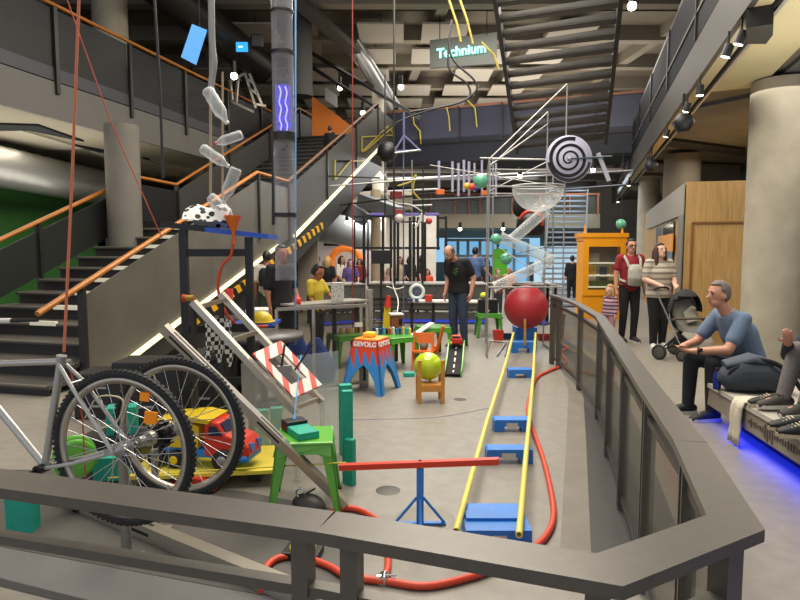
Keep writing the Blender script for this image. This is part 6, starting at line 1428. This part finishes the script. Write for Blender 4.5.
# black basket chair with red rim behind the bowl
p=PD(531,224,11); t=thing('hanging_bucket','black bucket with red rim behind the clear tubes','bucket',p-UP*.2); MB().lathe([(0,-.22),(.22,-.2),(.27,-.05),(.26,.1),(.18,.2),(0,.24)],p,None,22).build('shell',m['black'],t); MB().tube([p+V(math.cos(a)*.2-.0,-.16,math.sin(a)*.2+.02) for a in [PI*k/14-.3 for k in range(15)]],.03,8).build('rim',m['red'],t)
p=PD(519,206,11); b=MB(); b.ball(p,(.12,.12,.2)); tag(b.build('dark_bag',m['tblack']),'small dark bag hanging left of the red rimmed bucket','bag')
# ================================================================ RIVER TABLES (centre back)
perf=voron('perforated_grey','#1a1a1c','#4c4a47',16,.22); gtop=mat('counter_top','#8f8a82',.4); slat=stripes('slat_grey','#45423e','#282725',9,(0,0,1),.6,.6)
def counter(px0,px1,d0,d1,zt,dep,label,hp=.30,legs=True,low=True):
    a=W((px0-400)/F*d0,d0,0); c=W((px1-400)/F*d1,d1,0); u=(c-a).normalized(); n=Vector((-u.y,u.x,0)); t=thing('exhibit_counter',label,'counter',(a+c)/2)
    def bx(nm,z0,z1,y0,y1,mt,x0=0,x1=None): x1=(c-a).length if x1 is None else x1; return MB().prism([a+u*x0+n*y0+UP*z0,a+u*x1+n*y0+UP*z0,a+u*x1+n*y1+UP*z0,a+u*x0+n*y1+UP*z0],UP*(z1-z0)).build(nm,mt,t)
    bx('top',zt-.03,zt,0,dep,gtop); bx('front_panel',zt-.03-hp,zt-.03,.03,.05,perf); 
    if low:
        bx('slat_panel',.30,zt-.03-hp,.06,.08,slat); bx('base_panel',.10,.26,.10,.12,perf); bx('light_strip',.02,.10,.13,.15,mat('river_blue','#2a3aa8',.5,emit=.9)); bx('plinth',0,.03,.12,dep,m['railD'])
    L=(c-a).length
    for i in range(5): bx('leg',0,zt-.03,dep-.1,dep-.04,m['black'],L*i/4*.97,L*i/4*.97+.05)
    return t
counter(368,486,13.2,13.0,.90,.9,'long grey perforated river counter behind the man in black')
counter(512,545,13.2,12.8,.90,.8,'short grey counter piece behind the red ball')
counter(318,366,12.6,13.1,.90,.8,'left end of the grey perforated river counter')
# light table in front with things on it
a=W((408-400)/F*11.8,11.8,.60); c=W((492-400)/F*11.6,11.6,.60); t=thing('work_table','narrow pale work table in front of the river counter','table',(a+c)/2-UP*.6)
MB().prism([a,c,c+FWD*.45,a+FWD*.45],UP*.03).build('top',m['white'],t)
for px in (412,434,488):
    p=W((px-400)/F*11.75,11.8,0); MB().box(p+UP*.3+FWD*.1,(.06,.06,.6),YAW).build('leg',m['railD'],t)
p=W((417-400)/F*11.9,11.95,.631); t=thing('ring_fan','white ring shaped wheel standing on the work table','wheel',p); MB().tube([p+UP*.17+RIGHT*math.cos(q)*.13+UP*math.sin(q)*.13 for q in [2*PI*k/28 for k in range(28)]],.035,10,closed=True).build('ring',mat('ring_white','#c9d5d2',.5),t)
for k in range(6): q=2*PI*k/6; MB().bar(p+UP*.17,p+UP*.17+RIGHT*math.cos(q)*.12+UP*math.sin(q)*.12,.02,.02).build('blade',m['lilac'],t)
for px,wd_,hh,c,l in ((428.5,.14,.12,'#c8321f','red box on the work table'),(410,.12,.05,'#23325c','small navy tray at the left end of the work table'),(416.5,.08,.05,'#2c3f70','small navy block next to the navy tray')):
    p=W((px-400)/F*11.85,11.75,.631); b=MB(); b.bbox(p+UP*hh/2,(wd_,.1,hh),.006,YAW); tag(b.build('storage_box',mat('bx'+c,c,.5)),l,'box')
# counter by the boy
a=W((296-400)/F*7.7,7.7,.9); c=W((369-400)/F*8.6,8.6,.9); t=thing('exhibit_table','pale table the boy in yellow leans on, with black leg','table',(a+c)/2-UP*.9); u=(c-a).normalized(); n=Vector((-u.y,u.x,0))
MB().prism([a,c,c+n*.4,a+n*.4],UP*.025).build('top',gtop,t)
for s in (.1,.62,.95): 
    p=a+(c-a)*s+n*.2; MB().box((p.x,p.y,.45),(.06,.06,.9),YAW).build('leg',m['black'],t)
p=a+(c-a)*.60+n*.12; p=p+UP*.026; p=W((337-400)/F*8.3,8.35,.9265); b=MB(); b.bbox(p+UP*.13,(.17,.12,.26),.006,YAW); tag(b.build('vented_box',voron('vented_grey','#77756f','#b8b5ac',26,.25)),'pale perforated box on the table right of the boy','box')
p=W((296.5-400)/F*7.8,7.85,.9265); t=thing('red_jar','small red jar with knob on the table by the clear tube','jar',p); MB().lathe([(0,0),(.045,0),(.045,.085),(.03,.09),(.018,.10),(.018,.12),(0,.122)],p,None,16).build('body',mat('jar_red','#e0382a',.4),t)
# white gate frame with blue plastic behind
a=G(276,402); ga=W((276-400)/F*6.6,6.6,0); gb=W((367-400)/F*7.1,7.1,0); t=thing('metal_gate','pale metal gate frame with glass in front of the boy','gate',(ga+gb)/2)
zg=.985
MB().bar(ga+UP*zg,gb+UP*zg,.035,.035).build('top_rail',m['alu'],t)
for q in (.0,.39,.93,1.0):
    p=ga+(gb-ga)*q; MB().bar(p,p+UP*zg,.03,.03).build('post',m['alu'],t)
MB().prism([ga+UP*.06,gb+UP*.06,gb+UP*(zg-.03),ga+UP*(zg-.03)],FWD*.008).build('glass_panel',m['glass'],t); MB().bar(ga+UP*.06,gb+UP*.06,.03,.03).build('bottom_rail',m['alu'],t)
MB().box(ga+(gb-ga)*.90+UP*.76-FWD*.02,(.09,.02,.05),YAW).build('latch',m['white'],t)
blp=mat('blue_plastic','#0f3f94',.35,noise=.2,scale=6)
for px,dd,r,hh,l in ((298,7.3,.16,.62,'crumpled tall blue plastic sheet bundle behind the gate, left one'),(316,7.4,.2,.55,'wide blue plastic bundle behind the gate, right one'),(284,7.2,.12,.35,'small blue plastic bundle behind the clear sheet')):
    p=W((px-400)/F*dd,dd,0); b=MB(); b.loft([(p+UP*.0,r,.12),(p+UP*hh*.3+RIGHT*.03,r*1.1,.13),(p+UP*hh*.7-RIGHT*.03,r*.8,.1),(p+UP*hh,r*.25,.05)],RIGHT,9); tag(b.build('blue_bundle',blp),l,'bundle')
# round grey table left of it
p=W((262-400)/F*6.3,6.3,0); t=thing('round_table','low grey round table with curved metal tray edge under the blue shelf','table',p); MB().lathe([(0,.70),(.40,.70),(.42,.72),(.42,.76),(0,.76)],p,None,28).build('top',mat('table_grey','#55524d',.4),t); MB().tube([p,p+UP*.7],.04,12).build('leg',m['black'],t); MB().lathe([(0,0),(.2,0),(.2,.02),(0,.03)],p,None,20).build('base',m['black'],t)
# white printers / stacked boxes left of the tube
for px,dd,zz,wd_,hh,l in ((262,8.6,.62,.42,.18,'pale equipment box upper one behind the black stand'),(262,8.6,.0,.5,.60,'dark grey equipment cabinet below the pale box'),):
    p=W((px-400)/F*dd,dd,zz); b=MB(); b.bbox(p+UP*hh/2,(wd_,.35,hh),.015,YAW); tag(b.build('equipment_box',m['white'] if zz>0 else mat('equip_dark','#3a3836',.5)),l,'box')
# black things under the stair
for px,dd,wd_,hh,l in ((232,6.6,.5,.9,'black cabinet beneath the stair behind the ramp'),(205,6.0,.5,.62,'lower black case in front of the cabinet beneath the stair'),(150,5.7,.62,.60,'wide black case behind the two bicycle wheels'),(104,5.9,.5,.45,'low black case behind the green reel'),):
    p=W((px-400)/F*dd,dd,0); t=thing('black_cabinet',l,'cabinet',p); MB().bbox(p+UP*hh/2,(wd_,.4,hh),.015,YAW).build('body',mat('cab_black','#1f1e1d',.5),t)
    for q in (.3,.7): MB().bar(p-FWD*.205+UP*hh*q-RIGHT*.08,p-FWD*.205+UP*hh*q+RIGHT*.08,.015,.02).build('handle',m['steel'],t)
b=MB(); b.tube(arc([PD(206,356,4.8),PD(222,352,4.8),PD(236,354,4.8),PD(233,372,4.8),PD(226,374,4.8),PD(218,368,4.8)]),.009,6); tag(b.build('black_cable',m['black']),'black cable looping beside the checkered cloth','cable')
b=MB(); b.bar(PD(200,366,4.75),PD(243,350,4.95),.03,.03); tag(b.build('black_bar',m['black']),'slanting black bar below the checkered cloth','bar')
b=MB(); b.prism([PD(225,300,7),PD(232,300,7),PD(232,289,7),PD(225,289,7)],FWD*.05); tag(b.build('red_sign',mat('sign_red','#e0402e',.5)),'small red panel behind the ramp top','panel')
# crates by the tower
p=W((488-400)/F*11.3,11.3,.451); t=thing('black_crate','black crate with lime ball in it on the rear green stool','crate',p); MB().bbox(p+UP*.13,(.36,.26,.26),.015,YAW).build('body',m['black'],t); MB().box(p+UP*.05-FWD*.132,(.03,.004,.03),YAW).build('label',m['white'],t)
p2=p+UP*.32-RIGHT*.08; b=MB(); b.ball(p2,.065); tag(b.build('tennis_ball',mat('tennis','#c9d23a',.8)),'lime ball on top of the black crate','ball')
for px,dd,wd_,hh,c,l in ((499,10.6,.17,.2,'#d8402a','red tub on the floor left of the blue end box'),(508,10.9,.14,.1,'#25324a','small dark blue tub right of the red tub'),(545,10.8,.22,.10,'#9a2f24','low dark red tub on the floor right of the track end'),(560,11.2,.18,.42,'#2a2b30','dark upright bin behind the tower right pole')):
    p=W((px-400)/F*dd,dd,0); t=thing('storage_tub',l,'tub',p); b=MB(); b.prism([p+RIGHT*sx*wd_*.42+FWD*sy*wd_*.35 for sx,sy in ((-1,-1),(1,-1),(1,1),(-1,1))],UP*.006); 
    vs=[p+RIGHT*sx*wd_*q+FWD*sy*wd_*q*.8+UP*z for q,z in ((.42,0),(.52,hh),(.49,hh),(.40,.01)) for sx,sy in ((-1,-1),(1,-1),(1,1),(-1,1))]
    b=MB().add(vs,[(i*4+k,i*4+(k+1)%4,i*4+4+(k+1)%4,i*4+4+k) for i in range(3) for k in range(4)]+[(0,1,2,3),(12,13,14,15)]); b.build('body',mat('tub'+c,c,.5),t)
    MB().tube([p+RIGHT*sx*wd_*.52+FWD*sy*wd_*.41+UP*hh for sx,sy in ((-1,-1),(1,-1),(1,1),(-1,1))],.01,6,closed=True).build('rim',mat('tub'+c,c,.5),t)
t=thing('stepladder','small chrome step frame on the floor left of the tower','frame',G(492,356)); 
for a,c in ((G(486,356)+UP*.02,G(490,342)+UP*.02),(G(505,357)+UP*.02,G(508,343)+UP*.02),(G(490,342)+UP*.02,G(508,343)+UP*.02),(G(497,357)+UP*.02,G(506,344)+UP*.02)): MB().tube([a,c],.012,6).build('bar',m['steel'],t)
# ================================================================ BLACK BAR FRAMES (centre)
def bars(name,label,segs,r=.03,mt=None,cat='frame'):
    P=[[PD(*q) for q in s] for s in segs]; allp=[q for s in P for q in s]; lo=min(q.z for q in allp); cx=sum((q for q in allp),Vector())/len(allp)
    t=thing(name,label,cat,Vector((cx.x,cx.y,0)))
    for a,c in P: MB().bar(a,c,r*2,r*2).build('bar',mt or m['black'],t)
    return t
d=14.0
segs=[((px,217 if px<430 else 222,d),(px,326,d)) for px in (364,383,391,398,410,414,418)]+[((425,222,d),(425,286,d)),((438,216,d),(438,250,d)),((446,216,d),(446,250,d))]+[((354,248,d),(440,248,d)),((354,217,d),(398,216,d)),((438,218,d),(447,218,d)),((438,234,d),(447,234,d))]
bars('bar_cage','tall cage of black upright bars in the middle of the hall',segs,.026)
segs=[((px,222,13.2),(px,286,13.2)) for px in (354.5,368,395,422)]+[((354.5,222,13.2),(368,222,13.2)),((395,222,13.2),(422,222,13.2))]
bars('bar_cage','thinner black bar frame just before the tall cage',segs,.016)
p=PD(381,257,12.9); t=thing('monitor','black flat monitor on a stand among the black bars','monitor',Vector((p.x,p.y,0))); MB().bbox(p,(.42,.05,.29),.01,YAW).build('screen',m['black'],t); MB().tube([Vector((p.x,p.y,0))+FWD*.05,p+FWD*.05],.025,10).build('stand',m['railD'],t)
for px,l in ((377,'purple tray on top of the black cage, left'),(412,'purple tray on top of the black cage, middle'),(432,'purple tray at the right top of the black cage')):
    p=PD(px,217,14); b=MB(); b.bbox(p+UP*.06,(.32,.12,.06),.01,YAW); tag(b.build('purple_tray',mat('tray_purple','#6a5bb0',.5)),l,'tray')
# slim vertical rails and high horizontals
for px,y0,y1,dd,r,mm,l in ((394,-20,286,12,.018,'railD','tall dark upright left of the sign'),(403.5,112,326,12.5,.016,'lilac','lilac upright pole behind the upper tripod'),(423,165,290,12.5,.014,'railD','slim dark upright right of the tripod'),(385,75,215,15,.02,'railD','dark upright left of the tripod foot'),(412,160,286,13.6,.012,'steel','slim steel upright next to the dark upright'),(493,160,300,10.6,.014,'steel','slim steel upright behind the tower left pole'),(553,150,300,10.5,.013,'steel','slim steel upright behind the tower right pole')):
    b=MB(); b.tube([PD(px,y0,dd),PD(px,y1,dd)],r,8); tag(b.build('upright_pole',m[mm]),l,'pole')
hx=[439,452.5,458.5,464,469,474.5,482,490,496]
for i,px in enumerate(hx):
    y0,y1=(161,195)if i==0 else ((160+(i%3)*1.5),(196-(i%2)*4)); dd=12.0
    b=MB(); b.tube([PD(px,y0,dd),PD(px,y1,dd)],.028 if i<5 else .022,10); tag(b.build('chime_tube',mat('chime_lilac','#a5a4bd',.35,metal=.3)),['leftmost','second','third','fourth','fifth','sixth','seventh','eighth','rightmost'][i]+' lilac chime tube in the hanging row','tube','lilac chime tubes hanging in a row')
for a,c,r,mm,l in (((330,186,12.07),(500,173,12.07),.016,'steel','pale horizontal rod carrying the chime tubes'),((340,205,14),(500,185,12),.02,'railD','dark horizontal rod below the chime tubes'),((395,153,12),(420,150,12),.02,'steel','short pale rod at the tripod foot'),((430,165,12),(560,187,11),.008,'steel','thin wire from the chimes to the tower'),((300,175,15),(380,178,15),.02,'railD','dark horizontal bar crossing behind the stair'),((490,191,9.5),(570,150,9.2),.009,'steel','thin pale rod crossing above the clear bowl'),((480,158,10),(566,160,9.5),.012,'steel','level steel rod from the tower to the spiral disc')):
    b=MB(); b.tube([PD(*a),PD(*c)],r,8); tag(b.build('long_rod',m[mm]),l,'rod')
bars('tripod','lilac steel triangle frame above the hall centre',[((395,150,12.4),(404,135,12.4)),((404,135,12.4),(421,151,12.4)),((395,151,12.4),(421,150,12.4)),((404,112,12.4),(404,151,12.4))],.016,m['lilac'])
# grey diagonal trays under the bridge
b=MB(); a,c=PD(362,200,17),PD(400,214,15.5); b.bar(a,c,.3,.35); tag(b.build('grey_trunking',mat('trunk_grey','#6e7173',.5)),'grey box trunking running under the footbridge','trunking')
b=MB(); a,c=PD(342,203,17.3),PD(366,220,17.0); b.bar(a,c,.3,.35); tag(b.build('grey_trunking',mat('trunk_grey','#6e7173',.5)),'larger grey box trunking next to the hazard tape','trunking')
# colourful bits on the high machine
for px,py,dd,sz,c,sh,l in ((396,195,12.4,.14,'#7a2026','box','dark red box hanging left of the yellow arm'),(398,212,12.4,.1,'#8a3030','box','small dark red box lower on the machine'),(399,218,12.4,.12,'#c9c4bc','ball','pale round knob below the red boxes'),(472,187,11.8,.09,'#c8452c','ball','small red ball beside the mint disc'),(467,186,11.8,.08,'#d9a93a','ball','small yellow ball beside the red one'),(476,188,11.8,.08,'#3a3f86','ball','small indigo ball beside the mint disc'),(440,192,12,.10,'#d86a35','box','little orange box on the chime shelf left'),(485,193,12,.09,'#d86a35','box','little orange box on the chime shelf right'),(429,221,12.8,.09,'#b03a3a','ball','small red bead on the right of the cage top'),(387,152,14.5,.3,'#111214','ball','round black loudspeaker at the stair top')):
    p=PD(px,py,dd); b=MB()
    if sh=='ball': b.ball(p,sz*.8,None,16,10)
    else: b.bbox(p,(sz*1.6,sz,sz),.01,YAW+.3)
    tag(b.build('machine_ball' if sh=='ball' else 'machine_box',mat('mc'+c,c,.45)),l,'ball' if sh=='ball' else 'box')
b=MB(); P=[PD(*q) for q in ((398,186,12.3),(405,184,12.3),(412,181,12.3),(416,175,12.3),(413,190,12.3),(420,200,12.3))]; b.tube(arc(P),.02,8); tag(b.build('wire_arm',mat('yellow_steel','#b6a636',.5)),'twisted yellow wire arm on the high machine','wire arm')
b=MB(); P=[PD(*q) for q in ((380,168,12.6),(388,182,12.6),(386,196,12.6),(395,203,12.6),(410,205,12.6),(423,212,12.6))]; b.tube(arc(P),.016,8); tag(b.build('pale_wire',m['steel']),'pale curved wire track winding below the tripod','wire')
b=MB(); P=[PD(*q) for q in ((420,222,13),(422,213,13),(418,224,13),(415,228,13))]; b.tube(arc(P),.02,8); tag(b.build('white_hook',m['white']),'white bent hook right of the black cage top','hook')
b=MB(); b.bar(PD(413,210.5,13),PD(430,210,13),.04,.04); tag(b.build('black_bar',m['black']),'short level black bar above the cage on the right','bar')
# white cables on the table
for pts,l in (([(392,268,9.5),(393,285,9.5),(398,300,9.3),(397,315,8.9)],'white cable dropping to the brown box'),([(386,286,9.6),(396,289,9.6),(404,287,9.6)],'thin white bar above the brown box')):
    b=MB(); b.tube(arc([PD(*q) for q in pts]),.009,6); tag(b.build('white_cable',m['white']),l,'cable')
for px,dd,hh,l in ((376,10.2,.42,'black bin behind the grey upright tube'),(366,10.4,.42,'second black bin left of the grey upright tube')):
    p=W((px-400)/F*dd,dd,0); t=thing('waste_bin',l,'bin',p); MB().lathe([(0,0),(.13,0),(.17,hh),(.15,hh),(.12,.02),(0,.02)],p,None,18).build('body',m['black'],t); MB().tube([p+V(math.cos(2*PI*k/20)*.165,math.sin(2*PI*k/20)*.165,hh) for k in range(20)],.012,6,closed=True).build('rim',m['railD'],t)
# truss scraps high left by the bottles (silver scaffold)
bars('silver_truss','small silver truss sitting on the left upper handrail',[((230,82,16.4),(248,72,16.4)),((244,70,16.4),(256,108,16.4)),((248,70,16.4),(262,104,16.4)),((230,80,16.4),(232,100,16.4)),((238,76,16.4),(236,104,16.4)),((254,104,16.4),(266,106,16.4)),((228,100,16.4),(254,112,16.4)),((246,78,16.4),(254,84,16.4)),((249,88,16.4),(257,94,16.4))],.03,m['alu'])
